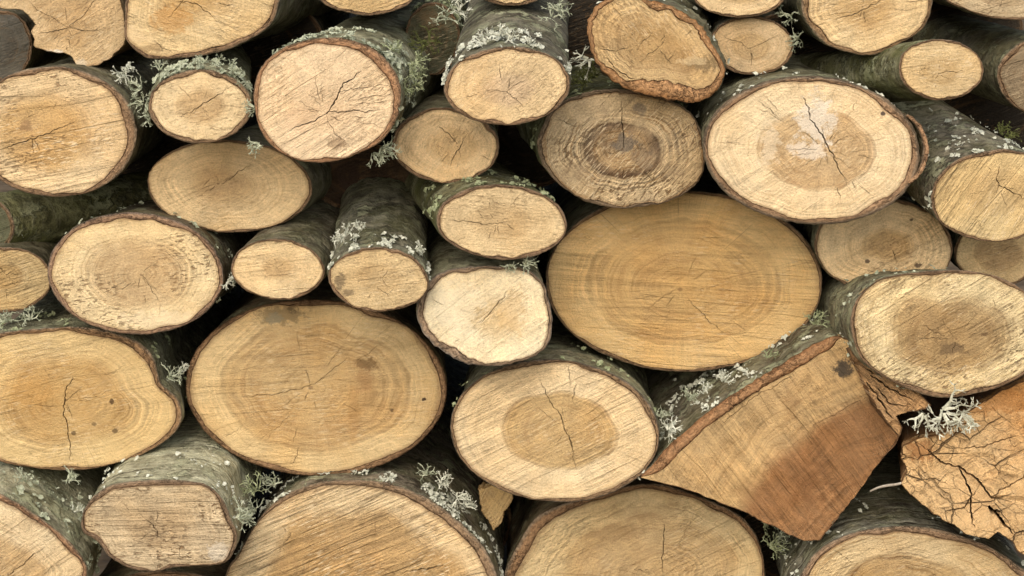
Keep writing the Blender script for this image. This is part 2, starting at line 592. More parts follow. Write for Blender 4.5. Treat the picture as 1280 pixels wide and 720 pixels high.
    for _ in range(int(sp.get('nr', 4) * 1.6)):
        a = rng.uniform(0, 2 * math.pi)
        r0 = rng.choice((rng.uniform(0.03, 0.15), rng.uniform(0.15, 0.75)))
        r1 = min(0.97, r0 + rng.uniform(0.12, 0.36))
        ro = float(radius_at(wood, np.array([a]))[0])
        da = rng.uniform(-.06, .06)
        cracks.append(crack_poly([(math.cos(a) * ro * r0, math.sin(a) * ro * r0), (math.cos(a + da) * ro * r1, math.sin(a + da) * ro * r1)], rng.uniform(0.0004, 0.0008), rng))
    step_ = 0.0065
    nr_ = max(5, int(Rm / step_))
    pts = [(0.0, 0.0)]
    for k in range(1, nr_):
        fr = k / nr_
        m = max(8, int(2 * math.pi * Rm * fr / step_))
        for j in range(m):
            a = 2 * math.pi * (j + (k % 2) * 0.5) / m
            ro = float(np.interp(0, [0], [0])) if False else None
            pts.append((a, fr))
    arr = np.array(pts[1:])
    ro = radius_at(wood, arr[:, 0])
    grid = np.stack([np.cos(arr[:, 0]) * ro * arr[:, 1], np.sin(arr[:, 0]) * ro * arr[:, 1]], 1)
    if sp.get('offpith'):
        mn, mx = wood.min(0), wood.max(0)
        gx, gy = np.meshgrid(np.arange(mn[0], mx[0], step_), np.arange(mn[1], mx[1], step_))
        grid = np.stack([gx.ravel(), gy.ravel()], 1)
    else:
        grid = np.vstack([[[0, 0]], grid])
    shr = wood - no * 0.0015
    grid = grid[inside(shr, grid)]
    vin = [Vector(map(float, v)) for v in wood] + [Vector(map(float, v)) for v in grid]
    fin = [list(range(n))]
    for c in cracks:
        keep = inside(shr, c)
        if not keep.all():
            c = c[keep]
            if len(c) < 6:
                continue
        b0 = len(vin)
        vin += [Vector(map(float, v)) for v in c]
        fin.append(list(range(b0, b0 + len(c))))
    vo, eo, fo, ov, oe, of = delaunay_2d_cdt(vin, [], fin, 0, 1e-6)
    V2 = np.array([(v.x, v.y) for v in vo])
    kept, crk = [], []
    for f, src in zip(fo, of):
        if 0 in src:
            (crk if any(s > 0 for s in src) else kept).append(tuple(f))
    used = {}
    rel = sp.get('relief', 1.0)
    va = np.arctan2(V2[:, 1], V2[:, 0])
    if sp.get('offpith'):
        rnv = np.hypot(V2[:, 0], V2[:, 1]) / sp['offpith']
        Rm = sp['offpith']
    else:
        rnv = np.hypot(V2[:, 0], V2[:, 1]) / np.maximum(radius_at(wood, va), 1e-6)
    sawa = R(sp.get('wood', {}).get('sawa', 20))
    t_of = []
    for (x, y) in V2:
        ac = -x * math.sin(sawa) + y * math.cos(sawa)
        al = x * math.cos(sawa) + y * math.sin(sawa)
        t = nz(x * 14 + seed, y * 14, seed) * 0.0022 + nz(al * 8 + seed, ac * 60, 2) * 0.0010 + nz(x * 90, y * 90, seed) * 0.0004
        t_of.append(t * rel)
    t_of = np.array(t_of)
    if 'steps' in sp:                                   # splintered surface: patches standing at different depths
        for i, (x, y) in enumerate(V2):
            k = mnoise.cell(Vector((x * 26 + seed, y * 40, 0.3)))
            t_of[i] += (k) * sp['steps'] + nz(x * 30, y * 30, 4) * sp['steps'] * 1.2
    verts = [W(V2[i], t_of[i]) for i in range(len(V2))]
    faces = []
    for f in kept:
        faces.append(f)
    ecount = {}
    for f in kept:
        for i in range(3):
            e = (f[i], f[(i + 1) % 3])
            ecount[e] = True
    bedges = [e for e in ecount if (e[1], e[0]) not in ecount]
    back = {}
    fpv = [(v[0], v[1], 0.0) for v in V2]
    rnl = list(rnv)
    for (a, b) in bedges:
        for q in (a, b):
            if q not in back:
                back[q] = len(verts)
                verts.append(W(V2[q], 0.022))
                fpv.append((V2[q][0], V2[q][1], 0.022))
                rnl.append(rnv[q])
        faces.append((b, a, back[a], back[b]))
    # orientation: faces must look to the camera
    f0 = kept[0]
    nn = np.cross(verts[f0[1]] - verts[f0[0]], verts[f0[2]] - verts[f0[0]])
    if np.dot(nn, nrm) < 0:
        faces = [tuple(reversed(f)) for f in faces]
    wp = dict(sp.get('wood', {}))
    wp['spots'] = [(*loc(x, y), rx * .001, ry * .001, a, c) for (x, y, rx, ry, a, c) in wp.get('spots', [])]
    wm = wood_mat(wp, Rm, seed)
    mesh_obj(sp.get('face_name', 'cut_end'), verts, faces, wm, root, False, {'fp': ('FLOAT_VECTOR', fpv), 'rn': ('FLOAT', rnl)})

    # ---------------- bark: sawn rim, tube to the back, back cap
    bm_ = bark_mat(sp.get('bark', {}), seed)
    ts = [0.0, .004, .009, .016, .025, .037, .052, .07, .09, .115, .145, .18, .22, .27, .33, .42, .55, .75, depth_back]
    V, rimv, bpv = [], [], []
    cen = outer.mean(0)
    per_m = np.sum(np.hypot(*(np.roll(outer, -1, 0) - outer).T))
    ang = 2 * math.pi * np.arange(n) / n
    Rb = per_m / (2 * math.pi)
    rough = sp.get('rough', 1.0)
    recess = np.array([0.0012 + 0.0016 * nz(math.cos(a) * 4 + seed, math.sin(a) * 4, 1) + 0.0009 * nz(math.cos(a) * 23 + seed, math.sin(a) * 23, 2) for a in ang])
    recess = recess * (0.4 if bare else 1.0)
    rings = []
    inner_t = 0.004
    for (fr, tt, rv) in ((0.0, 0.012, 1.0), (0.0, 0.0, 1.0), (0.35, -0.0006, 0.66), (0.7, 0.0, 0.32), (0.93, 0.0012, 0.10)):
        ringid = []
        for i in range(n):
            uv = wood[i] + offd[i] * bt[i] * fr + no[i] * 0.0004
            ringid.append(len(V))
            V.append(W(uv, recess[i] + tt * (0.5 if bare else 1)))
            rimv.append(rv)
            bpv.append((math.cos(ang[i]) * Rb, math.sin(ang[i]) * Rb, fr * 0.02))
        rings.append(ringid)
    sag = sp.get('bend', 0.0)
    amp_ = lambda t: min(1.0, t / 0.12)
    for k, t in enumerate(ts):
        ringid = []
        tap = 1.0 - 0.05 * (t / depth_back) - 0.035 * amp_(t)
        flare = sp.get('flare', 0.0) * math.exp(-t / 0.05)
        for i in range(n):
            a = ang[i]
            amp = min(1.0, t / 0.02) if not bare else 0.3
            l1 = nz(math.cos(a) * 1.6 + seed * 3, math.sin(a) * 1.6, t * 7 + seed) * 0.035 * Rb * amp
            l2 = nz(math.cos(a) * Rb * 55, math.sin(a) * Rb * 55, t * 55 + seed) * 0.0026 * rough * amp
            l3 = nz(math.cos(a) * Rb * 160, math.sin(a) * Rb * 160, t * 160 + seed) * 0.0008 * rough
            uv = cen + (outer[i] - cen) * tap + no[i] * (l1 + l2 + l3 - 0.0 + flare)
            ringid.append(len(V))
            tt = t + (recess[i] + 0.002) * max(0.0, 1 - t / 0.02)
            P = W(uv, tt)
            if sag:
                P = P + np.array([0, 0, sag * t * t])
            V.append(P)
            rimv.append(0.0)
            bpv.append((math.cos(a) * Rb, math.sin(a) * Rb, t))
        rings.append(ringid)
    fcs = []
    for A, B in zip(rings[:-1], rings[1:]):
        for i in range(n):
            j = (i + 1) % n
            fcs.append((A[i], A[j], B[j], B[i]))
    f0 = fcs[7 * n]
    nn = np.cross(V[f0[1]] - V[f0[0]], V[f0[2]] - V[f0[0]])
    cc = np.mean([V[i] for i in rings[7]], 0)
    if np.dot(nn, V[f0[0]] - cc) < 0:
        fcs = [tuple(reversed(f)) for f in fcs]
    nside = len(fcs)
    fcs.append(tuple(rings[-1]) if np.dot(np.cross(V[rings[-1][1]] - V[rings[-1][0]], V[rings[-1][2]] - V[rings[-1][0]]), axis) > 0 else tuple(reversed(rings[-1])))
    midx = [0] * nside + [1]
    bname = sp.get('side_name', 'bark')
    if bare:
        sidem = wood_mat(dict(sp.get('wood', {}), spots=[], sap=sp.get('sidec', BROWN), heart=sp.get('sidec', BROWN), blocks=0), Rm, seed + 3)
        barko = mesh_obj(bname, V, fcs, None, root, True, {'fp': ('FLOAT_VECTOR', bpv), 'rn': ('FLOAT', [0.6] * len(V))}, mats=[sidem, wm], midx=midx)
    else:
        barko = mesh_obj(bname, V, fcs, None, root, True, {'bp': ('FLOAT_VECTOR', bpv), 'rim': ('FLOAT', rimv)}, mats=[bm_, wm], midx=midx)
    L.bark = barko
    L.root, L.W, L.outer, L.no, L.n, L.ang, L.d, L.axis, L.nrm = root, W, outer, no, n, ang, d, axis, nrm
    L.e1, L.e2, L.O = e1, e2, O
    # ---------------- crust of lichen flakes on the bark
    cr = sp.get('crust', 0)
    if cr:
        fv, ff = [], []
        tries = 0
        made = 0
        crust_dir = sp.get('cdir', (0, 1))
        while made < cr and tries < cr * 60:
            tries += 1
            i = rng.randrange(n)
            t = rng.random() ** 1.4 * sp.get('ct', 0.14) + 0.002
            q = no[i]
            if q[0] * crust_dir[0] + q[1] * crust_dir[1] < rng.uniform(0.0, 0.5):
                continue
            a = ang[i]
            if nz(math.cos(a) * 5 + seed, math.sin(a) * 5, t * 26) < rng.uniform(0.06, 0.32):
                continue
            made += 1
            P = W(outer[i] * 1.0 + no[i] * 0.0010, t)
            nv = e1 * no[i][0] + e2 * no[i][1]
            s = 0.0012 + 0.0036 * rng.random() ** 1.8
            tv = axis
            sv = np.cross(nv, tv)
            mtilt = rng.uniform(-.7, .7)
            nv2 = nv * math.cos(mtilt) + sv * math.sin(mtilt) * rng.choice((-1, 1)) - axis * rng.uniform(0, .6)
            nv2 /= np.linalg.norm(nv2)
            s1 = np.cross(nv2, tv + 0.01)
            s1 /= np.linalg.norm(s1)
            s2 = np.cross(nv2, s1)
            b0 = len(fv)
            fv.append(P + nv2 * s * 0.15)
            m = rng.randint(6, 8)
            for k in range(m):
                aa = 2 * math.pi * k / m
                r = s * rng.uniform(0.55, 1.25)
                fv.append(P + s1 * math.cos(aa) * r + s2 * math.sin(aa) * r + nv2 * s * rng.uniform(0.0, 0.7))
            for k in range(m):
                ff.append((b0, b0 + 1 + k, b0 + 1 + (k + 1) % m))
        if fv:
            mesh_obj('lichen_crust', fv, ff, sp.get('cmat', M_LICH), barko, False)['kind'] = 'stuff'
    return L


def tuft(name, pos, size, up, mat, parent, rng, stems=9, levels=3, width=0.0013):
    """a bushy lichen: flattened strands that fork again and again"""
    V, Fc = [], []
    up = np.array(up, float)
    up /= np.linalg.norm(up)

    def strand(p, d, ln, wd, lev):
        d = d / np.linalg.norm(d)
        side = np.cross(d, np.array([rng.uniform(-1, 1), rng.uniform(-1, 1), rng.uniform(-1, 1)]))
        side /= max(np.linalg.norm(side), 1e-6)
        thick = np.cross(d, side) * 0.35
        segs = 3
        prev = None
        for k in range(segs + 1):
            w_ = wd * (1 - 0.35 * k / segs)
            ids = [len(V) + q for q in range(4)]
            V.extend([p + side * w_, p + thick * w_, p - side * w_, p - thick * w_])
            if prev:
                for q in range(4):
                    Fc.append((prev[q], prev[(q + 1) % 4], ids[(q + 1) % 4], ids[q]))
            prev = ids
            if k < segs:
                bend = np.array([rng.gauss(0, .22), rng.gauss(0, .22), rng.gauss(0, .22)])
                d = d + bend
                d /= np.linalg.norm(d)
                p = p + d * ln / segs
        Fc.append(tuple(prev))
        if lev > 0:
            for s in (1, -1):
                if rng.random() < 0.9:
                    strand(p, d + side * s * rng.uniform(.45, .95) + np.array([rng.gauss(0, .15) for _ in range(3)]), ln * rng.uniform(.6, .85), wd * 0.75, lev - 1)

    for _ in range(stems):
        dv = np.array([rng.gauss(0, 1) for _ in range(3)])
        dv /= np.linalg.norm(dv)
        d = dv * 0.9 + up * 0.85
        strand(np.array(pos) + dv * size * 0.10, d, size * rng.uniform(.3, .5), width, levels)
    return mesh_obj(name, V, Fc, mat, parent, False)


# ------------------------------------------------------------------ ground under the pile
def ground():
    V, Fc = [], []
    n = 60
    for j in range(n + 1):
        for i in range(n + 1):
            u, v = (i / n - 0.5) * 2, (j / n - 0.5) * 2
            x, y = math.copysign(abs(u) ** 2.2, u) * 60, math.copysign(abs(v) ** 2.2, v) * 60
            V.append((x, y, nz(x * 1.7, y * 1.7) * 0.012 - 0.012))
    for j in range(n):
        for i in range(n):
            a = j * (n + 1) + i
            Fc.append((a, a + 1, a + n + 2, a + n + 1))
    o = mesh_obj('ground', V, Fc, M_GROUND, None, True)
    o['kind'] = 'structure'
    o['label'] = 'bare earth under the stacked logs'


ground()

GREYB = dict(dark=(0.12, 0.115, 0.086), grey=(0.43, 0.445, 0.36), green=0.4, lich=0.65, band=0.5)
DARKB = dict(dark=(0.075, 0.067, 0.048), grey=(0.25, 0.238, 0.185), green=0.35, lich=0.45, band=0.3, patch=(.20,.19,.14))
MOSSB = dict(dark=(0.06, 0.06, 0.032), grey=(0.21, 0.22, 0.13), green=0.7, lich=0.45, band=0.2, patch=(.22,.225,.14), greenc=(.11,.125,.05))
BROWNB = dict(dark=(0.075, 0.052, 0.033), grey=(0.22, 0.17, 0.12), green=0.25, lich=0.4, band=0.2, patch=(.19,.16,.11))

SPECS = [
 # ---- top row
 dict(p=[(-8,-25),(-2,8),(25,12),(36,20),(43,30),(39,40),(43,50),(42,58),(58,63),(70,66),(86,68),(93,76),(97,83),(108,84),(120,82),(135,74),(150,62),(156,45),(155,20),(150,-5),(140,-30),(60,-45)],
      jag=2.2, lump=0.01, d=0.07, tilt=(0.05,0.02), b=1.5, pith=(84,34), bare=True, sidec=(0.30,0.19,0.09), flare=-0.004,
      wood=dict(sap=(0.56,0.39,0.20), heart=(0.52,0.345,0.165), hr=0.5, line=0, ring=0.10, saw=0.12, fine=0.4, sawa=35, stain=0.2, edge=0.35,
                spots=[(70,66,14,5,0.8,(0.72,0.68,0.60)),(100,78,10,6,.6,(0.70,0.62,0.48))]),
      cracks=[([(86,34),(70,38),(50,43)],2.0),([(86,33),(105,37),(130,40)],1.8),([(86,33),(100,22),(116,6),(126,-8)],1.6),([(84,34),(60,20),(30,-2)],1.2)],
      label='tan barkless log end with a torn jagged lower left edge'),
 dict(p=[(155,30),(158,50),(172,65),(190,73),(240,71),(280,63),(318,46),(338,30),(347,8),(350,-20),(330,-60),(250,-80),(180,-60),(160,-20)],
      jag=0.7, lump=0.008, d=0.02, b=5, bdir=(0.6,-0.8,4), pith=(236,-8), ax=0.10,
      wood=dict(sap=(0.64,0.46,0.23), heart=(0.56,0.35,0.14), hr=0.42, hs=0.2, line=0.1, ring=0.12, saw=0.16, sawa=-15, stain=0.12,
                spots=[(214,24,30,20,0.55,(0.46,0.24,0.07)),(190,60,20,6,.5,(0.25,.16,.08)),(170,45,22,16,.4,(0.74,0.58,0.36))]),
      cracks=[([(222,2),(246,3),(256,14),(275,28)],2.2),([(270,26),(300,38)],1.0),([(190,52),(202,60),(215,64)],1.6)], nr=5,
      bark=dict(DARKB, grey=(0.280,0.266,0.231)), label='cream log cut off by the top edge, orange smear left of its crack'),
 dict(p=[(395,-5),(410,8),(430,15),(460,19),(490,14),(515,2),(528,-25),(500,-55),(455,-66),(410,-50),(390,-28)],
      d=0.03, b=5, wood=dict(sap=(0.58,0.41,0.2), heart=(0.55,0.36,0.16), fleck=.3, saw=.2), pith=(458,-22), bark=DARKB,
      label='small log sliver showing only its lower rim above the round log with splayed cracks'),
 dict(e=(640,-22,52,29,0), d=0.06, b=4, wood=dict(sap=(0.58,0.41,0.2), heart=TAN), bark=DARKB,
      label='log sliver peeking over the top edge above the pale log with frosted bark'),
 dict(p=[(735,30),(738,60),(752,88),(775,107),(805,118),(845,126),(872,128),(895,115),(906,90),(893,60),(877,35),(847,12),(810,0),(775,-5),(748,6)],
      jag=2.0, lump=0.015, d=-0.08, ax=0.12, az=0.02, b=9, bdir=(0.25,-0.95,15), pith=(822,58), tilt=(-0.03,0.02),
      wood=dict(sap=(0.55,0.375,0.175), heart=(0.46,0.295,0.125), hr=0.6, hs=.2, line=.3, ring=0.22, saw=0.18, fine=.4, sawa=-50, stain=0.35, fleck=.5, edge=.3,
                spots=[(880,80,26,10,.7,(.15,.11,.06)),(865,76,20,6,.5,(.7,.55,.33))]),
      cracks=[([(750,60),(770,64),(790,58)],1.6),([(758,72),(772,88),(800,104),(838,112)],2.6),([(792,66),(806,50),(818,40)],1.2),([(800,78),(820,60),(834,48)],1.2),([(834,78),(846,62)],1.0)], nr=3,
      bark=dict(DARKB, inner=(0.32,0.16,0.06), cork=(0.25,0.13,0.055)), rough=1.6, crust=40, cdir=(.6,.8), cmat=M_LICHW,
      label='weathered brown oval log with thick ragged orange bark along its lower edge'),
 dict(e=(925,-15,62,37,0), d=0.02, b=4, wood=dict(sap=CREAM, heart=(0.58,0.39,0.18), saw=.15), bark=DARKB,
      label='log sliver at the top edge above the small log with a three way crack'),
 dict(e=(940,57,52,37,4), d=0.04, b=4, pith=(938,60), tilt=(0,0.0),
      wood=dict(sap=(0.60,0.43,0.235), heart=(0.55,0.38,0.19), hr=.5, line=0.1, saw=.12, fine=.4, fleck=.2, edge=.3),
      cracks=[([(938,60),(922,52),(904,46)],1.5),([(938,60),(952,54),(968,46)],1.5),([(938,60),(940,74),(938,86)],1.3)], nr=2,
      bark=dict(DARKB, grey=(0.280,0.266,0.224)), label='small tan log with a three way crack, beside the ragged orange bark'),
 dict(p=[(1003,10),(1012,34),(1035,56),(1075,68),(1100,66),(1132,51),(1155,34),(1165,10),(1160,-20),(1130,-50),(1080,-58),(1030,-45),(1006,-15)],
      d=-0.02, b=6, bdir=(-1,0,5), pith=(1078,8),
      wood=dict(sap=(0.66,0.48,0.25), heart=(0.56,0.37,0.165), hr=.5, hs=.14, ring=.15, saw=.18, sawa=20, stain=.1),
      cracks=[([(1045,25),(1072,16),(1098,2),(1118,-8)],2.2),([(1110,10),(1140,12)],1.0)], nr=5,
      bark=dict(DARKB, inner=(0.2,0.115,0.05)), label='large cream log at the top right with one long slanting crack'),
 dict(p=[(1180,-2),(1205,11),(1240,22),(1280,24),(1312,10),(1320,-20),(1250,-45),(1190,-25)], d=0.02, b=3,
      wood=dict(sap=(0.56,0.42,0.24), heart=(0.48,0.34,0.18), fleck=.7, stain=.5, grey=.4), bark=DARKB, pith=(1255,-12),
      label='weathered log sliver in the top right corner'),
 # ---- second row
 dict(e=(67,165,104,82,3), d=-0.03, b=7, bdir=(1,0.1,7), pith=(40,170), lump=0.02, tilt=(0.03,0.05),
      wood=dict(sap=(0.66,0.48,0.26), heart=(0.58,0.37,0.155), hr=.62, hs=.16, line=.15, ring=.12, saw=.34, sawa=12, fine=.4, fleck=.7, torn=.8, stain=.2,
                spots=[(33,158,10,8,.6,(.25,.15,.08))]),
      cracks=[([(-4,189),(20,180),(45,172),(70,162),(96,151)],2.2),([(42,174),(47,182),(51,190)],1.6)], nr=5,
      bark=dict(DARKB, grey=(0.224,0.210,0.168)), label='large rough sawn log at the left edge, below the torn jagged one'),
 dict(e=(250,133,65,46,0), d=-0.08, ax=-0.10, az=0.06, b=6, pith=(252,132), tilt=(0,0.1), lump=0.012,
      wood=dict(sap=(0.70,0.52,0.28), heart=(0.58,0.40,0.20), hr=.5, hs=.12, line=.15, ring=.10, saw=.10, fine=.25, stain=.08, sawa=10),
      cracks=[([(227,146),(250,133),(264,122),(288,111)],2.2),([(222,107),(236,118),(243,126)],1.2),([(256,140),(264,148)],1.0)], nr=3,
      bark=dict(GREYB, green=.5, lich=.9, inner=(.2,.12,.065)), crust=900, ct=0.10, cdir=(-.35,.9), cmat=M_LICH, rough=1.5,
      label='small pale round log wrapped in thick green grey lichen'),
 dict(e=(286,233,103,58,3), d=0.03, ax=0.16, b=3.5, pith=(272,230), tilt=(0.06,-0.06),
      wood=dict(sap=(0.68,0.49,0.255), heart=(0.53,0.35,0.165), hr=.42, hs=.2, line=.1, ring=.16, saw=.12, sawa=25, stain=.3, stc=(.22,.15,.08), fleck=.2),
      cracks=[([(276,230),(292,220),(312,207)],1.6),([(255,232),(262,224)],1.4),([(262,240),(270,234)],1.2)], nr=3,
      bark=dict(GREYB, grey=(0.280,0.280,0.252)), label='dull tan oval log wedged under the lichen wrapped one'),
 dict(p=[(317,115),(325,85),(350,62),(385,50),(418,47),(452,54),(480,72),(496,95),(501,120),(495,150),(475,178),(445,193),(410,203),(375,201),(345,187),(327,167),(319,140)],
      d=-0.12, ax=0.10, az=0.03, b=6, bdir=(.7,.7,7), pith=(408,142), tilt=(-0.02,0.12), lump=0.008,
      wood=dict(sap=(0.70,0.51,0.30), heart=(0.66,0.46,0.26), hr=.4, hs=.2, line=0, ring=.10, saw=.36, sawa=33, fine=.35, fleck=.45, torn=.6, stain=.1, ray=.3,
                spots=[(420,180,12,9,.7,(.25,.17,.1)),(372,148,22,20,.4,(.55,.38,.24))]),
      cracks=[([(408,142),(418,125),(430,106),(452,88)],3.2),([(408,142),(390,152),(362,163)],2.4),([(408,141),(440,139),(482,137)],2.2),([(401,126),(396,110),(393,94)],1.4),
              ([(410,152),(418,166),(432,178)],1.8),([(425,115),(445,112),(490,104)],1.4),([(430,125),(460,122),(492,118)],1.4),([(434,134),(460,128),(493,126)],1.2),([(398,140),(380,130),(372,126)],1.2),([(440,150),(470,158),(484,162)],1.2)], nr=8,
      bark=dict(GREYB, green=.45, lich=.8, inner=(.30,.15,.07), cork=(.2,.13,.08)), crust=600, ct=0.14, cdir=(.65,.75), cmat=M_LICH, rough=1.5,
      label='large round log with cracks splayed like a star and mossy grey bark above'),
 dict(e=(634,108,79,49,-3), d=-0.17, az=0.14, ax=0.03, b=6, pith=(634,115), tilt=(0.0,0.10), lump=0.012,
      wood=dict(sap=(0.67,0.48,0.25), heart=(0.62,0.44,0.25), hr=.45, hs=.15, line=.1, ring=.15, saw=.12, fine=.3, sawa=40, stain=.1),
      cracks=[([(634,115),(622,113),(606,112)],1.6),([(634,115),(646,126),(654,132)],1.6),([(634,114),(648,104),(660,98)],1.5),([(627,100),(625,90),(624,80)],1.3)], nr=7,
      bark=dict(dark=(0.070,0.064,0.056), grey=(0.238,0.231,0.210), green=.25, lich=.75, band=.3), crust=420, ct=0.10, cdir=(-.1,1), cmat=M_LICHW,
      label='pale log jutting out at the top with dark bark frosted by white lichen'),
 dict(e=(557,182,67,47,3), d=-0.04, b=4.5, pith=(572,183), tilt=(0,-0.02),
      wood=dict(sap=(0.74,0.53,0.28), heart=(0.66,0.45,0.22), hr=.5, line=.1, ring=.15, saw=.1, sawa=60, fine=.35, fleck=.3, stain=.25),
      cracks=[([(548,159),(560,169),(570,177)],2.0),([(578,176),(570,192),(561,208)],1.8),([(545,180),(556,186)],1.0)], nr=4,
      bark=dict(DARKB), label='small tan log tucked between the star cracked log and the frosted bark log'),
 dict(p=[(674,190),(678,160),(693,135),(722,118),(760,112),(800,114),(840,126),(868,148),(880,180),(878,215),(862,238),(830,253),(785,262),(745,257),(712,240),(688,218)],
      d=-0.03, ax=-0.10, az=0.03, b=6, pith=(778,187), tilt=(0.02,-0.03), jag=1.4,
      wood=dict(sap=(0.54,0.395,0.215), heart=(0.47,0.315,0.155), hr=.42, hs=.06, line=1.0, linew=.12, linec=(.12,.07,.04), bands=[(.42,.13,.85,(.13,.08,.045)),(.46,.04,.8,(.09,.055,.035))], ring=.5, saw=.30, sawa=48, fine=.6, mid=.5, fleck=.9, torn=.7, stain=.55, stc=(.20,.135,.08), grey=.3, edge=.5,
                greyc=(.36,.30,.22), spots=[(782,178,18,14,.75,(.17,.15,.125)),(800,136,9,8,.6,(.15,.13,.11)),(800,196,16,18,.4,(.17,.14,.11))]),
      cracks=[([(778,186),(779,160),(777,130)],2.4),([(776,188),(764,192),(752,190)],1.4)], nr=10,
      bark=dict(MOSSB, inner=(.15,.105,.065)), crust=60, cdir=(-.5,.8), cmat=M_LICHG, relief=1.6,
      label='grey brown weathered log with a dark ring round its middle'),
 dict(e=(1015,188,134,91,4), d=-0.09, ax=-0.02, az=0.03, b=7, bdir=(1,-.1,3), pith=(1032,188), tilt=(-0.02,0.10), lump=0.012,
      wood=dict(sap=(0.72,0.55,0.32), heart=(0.57,0.385,0.19), hr=.56, hs=.06, wob=.12, line=.55, ring=.22, saw=.12, sawa=35, fine=.3, fleck=.15, ray=.3, stain=.12,
                spots=[(1020,150,26,34,.75,(.74,.68,.58)),(1012,188,28,12,.7,(.74,.66,.55)),(962,180,14,26,.55,(.72,.62,.46)),(1104,142,3.5,3.5,.95,(.08,.06,.05))]),
      cracks=[([(1004,122),(1014,146),(1026,168),(1040,192),(1052,215),(1058,226)],3.0),([(945,135),(962,142),(985,155)],1.3),([(955,120),(975,138)],1.2),([(945,160),(975,165)],1.1),([(1062,190),(1084,188)],1.0)], nr=16,
      bark=dict(GREYB, lich=.5, band=.7, green=.15, inner=(.24,.14,.075)), crust=80, cmat=M_LICHW, flare=0.002,
      label='large pale log with a chalky white patch over its crack and loose bark beside'),
 dict(e=(1177,87,53,38,3), d=-0.09, ax=-0.30, az=-0.10, b=3.5, pith=(1172,92), tilt=(0.1,0.05),
      wood=dict(sap=(0.64,0.46,0.23), heart=(0.57,0.39,0.18), hr=.5, line=.05, ring=.1, saw=.22, sawa=5, fine=.35, fleck=.3, torn=.5),
      cracks=[([(1172,92),(1190,89),(1206,90)],1.6),([(1172,92),(1168,100)],1.4),([(1150,88),(1166,84)],1.0)], nr=3,
      bark=dict(MOSSB, grey=(0.238,0.245,0.175), band=.5), label='small log angled to one side with greenish bark showing, beneath the long slanting crack'),
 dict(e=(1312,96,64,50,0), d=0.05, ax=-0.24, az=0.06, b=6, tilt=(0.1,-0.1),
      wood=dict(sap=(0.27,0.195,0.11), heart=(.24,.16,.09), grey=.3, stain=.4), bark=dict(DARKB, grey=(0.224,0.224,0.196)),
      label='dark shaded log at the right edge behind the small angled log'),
 dict(e=(1246,245,81,57,-4), d=-0.07, ax=-0.22, az=0.17, b=3.5, bdir=(-.5,.8,3), pith=(1248,232), tilt=(0,0.06),
      wood=dict(sap=(0.63,0.46,0.22), heart=(0.60,0.425,0.20), hr=.5, line=.05, ring=.1, saw=.34, sawa=55, fine=.3, fleck=.4, torn=.5, stain=.1),
      cracks=[([(1249,208),(1246,224),(1248,232),(1242,246)],3.0),([(1248,232),(1262,238),(1282,250)],2.4),([(1246,226),(1260,224)],1.2)], nr=4,
      bark=dict(GREYB, dark=(0.070,0.063,0.056), grey=(0.322,0.308,0.280), lich=.6, band=.3), crust=240, ct=.2, cdir=(-.6,.7), cmat=M_LICHW,
      label='cream log at the right edge with a forked crack and rough grey bark behind'),
 # ---- third row
 dict(e=(628,278,82,47,3), d=-0.10, ax=-0.20, az=0.05, b=5, pith=(622,276), tilt=(0.1,0.08),
      wood=dict(sap=(0.68,0.50,0.265), heart=(0.60,0.42,0.21), hr=.5, hs=.15, line=.1, ring=.12, saw=.15, sawa=-5, fine=.35, fleck=.4, stain=.15),
      cracks=[([(560,275),(585,277),(610,280),(640,278)],1.8),([(612,252),(614,262)],1.2),([(598,262),(606,274)],1.0)], nr=6,
      bark=dict(MOSSB, grey=(0.238,0.238,0.168), lich=.6, inner=(.2,.12,.07)), crust=160, ct=.12, cdir=(-.4,.8), cmat=M_LICHG,
      label='cream oval log with mossy green bark trailing off behind it, above the bright white log'),
 dict(e=(473,350,62,40,3), d=-0.12, az=0.20, ax=-0.03, b=4, pith=(476,346), tilt=(0,0.05),
      wood=dict(sap=(0.60,0.43,0.215), heart=(0.57,0.395,0.19), hr=.5, line=.05, ring=.12, saw=.14, sawa=10, fine=.4, fleck=.4, stain=.2,
                spots=[(425,352,8,10,.8,(.17,.13,.08)),(436,366,8,5,.7,(.17,.13,.08))]),
      cracks=[([(448,352),(462,349),(478,347)],1.4),([(478,347),(486,336)],1.3),([(472,358),(480,364),(488,373)],1.5),([(455,330),(470,332)],1.0),([(520,354),(526,353)],1.6)], nr=3,
      bark=dict(GREYB, dark=(0.070,0.070,0.059), grey=(0.280,0.287,0.259), lich=.6, green=.4), crust=200, ct=.05, cmat=M_LICHW, rough=1.6,
      label='small log jutting out with grey lichen frilled bark running steeply up behind'),
 dict(e=(347,337,58,38,4), d=-0.05, ax=0.12, az=0.10, b=3.5, pith=(346,335), tilt=(0,0.1),
      wood=dict(sap=(0.70,0.52,0.28), heart=(0.63,0.44,0.22), hr=.35, line=.05, ring=.1, saw=.25, sawa=8, fine=.35, torn=.6, fleck=.2),
      cracks=[([(346,335),(338,331),(328,328)],1.4),([(346,335),(356,328)],1.2),([(318,343),(350,345),(370,345)],1.2),([(346,336),(352,342)],1.1)], nr=4,
      bark=dict(GREYB, dark=(0.098,0.087,0.070), grey=(0.266,0.259,0.231), lich=.3), label='small pale log with plain grey bark, above the log with a blemish'),
 dict(p=[(519,385),(524,365),(540,347),(565,337),(600,333),(640,335),(665,341),(680,358),(688,385),(690,412),(682,435),(660,449),(620,458),(590,456),(560,444),(535,425),(522,405)],
      d=-0.09, ax=-0.04, az=0.06, b=6, bdir=(-.9,-.4,6), pith=(608,396), tilt=(0,0.28), jag=1.5,
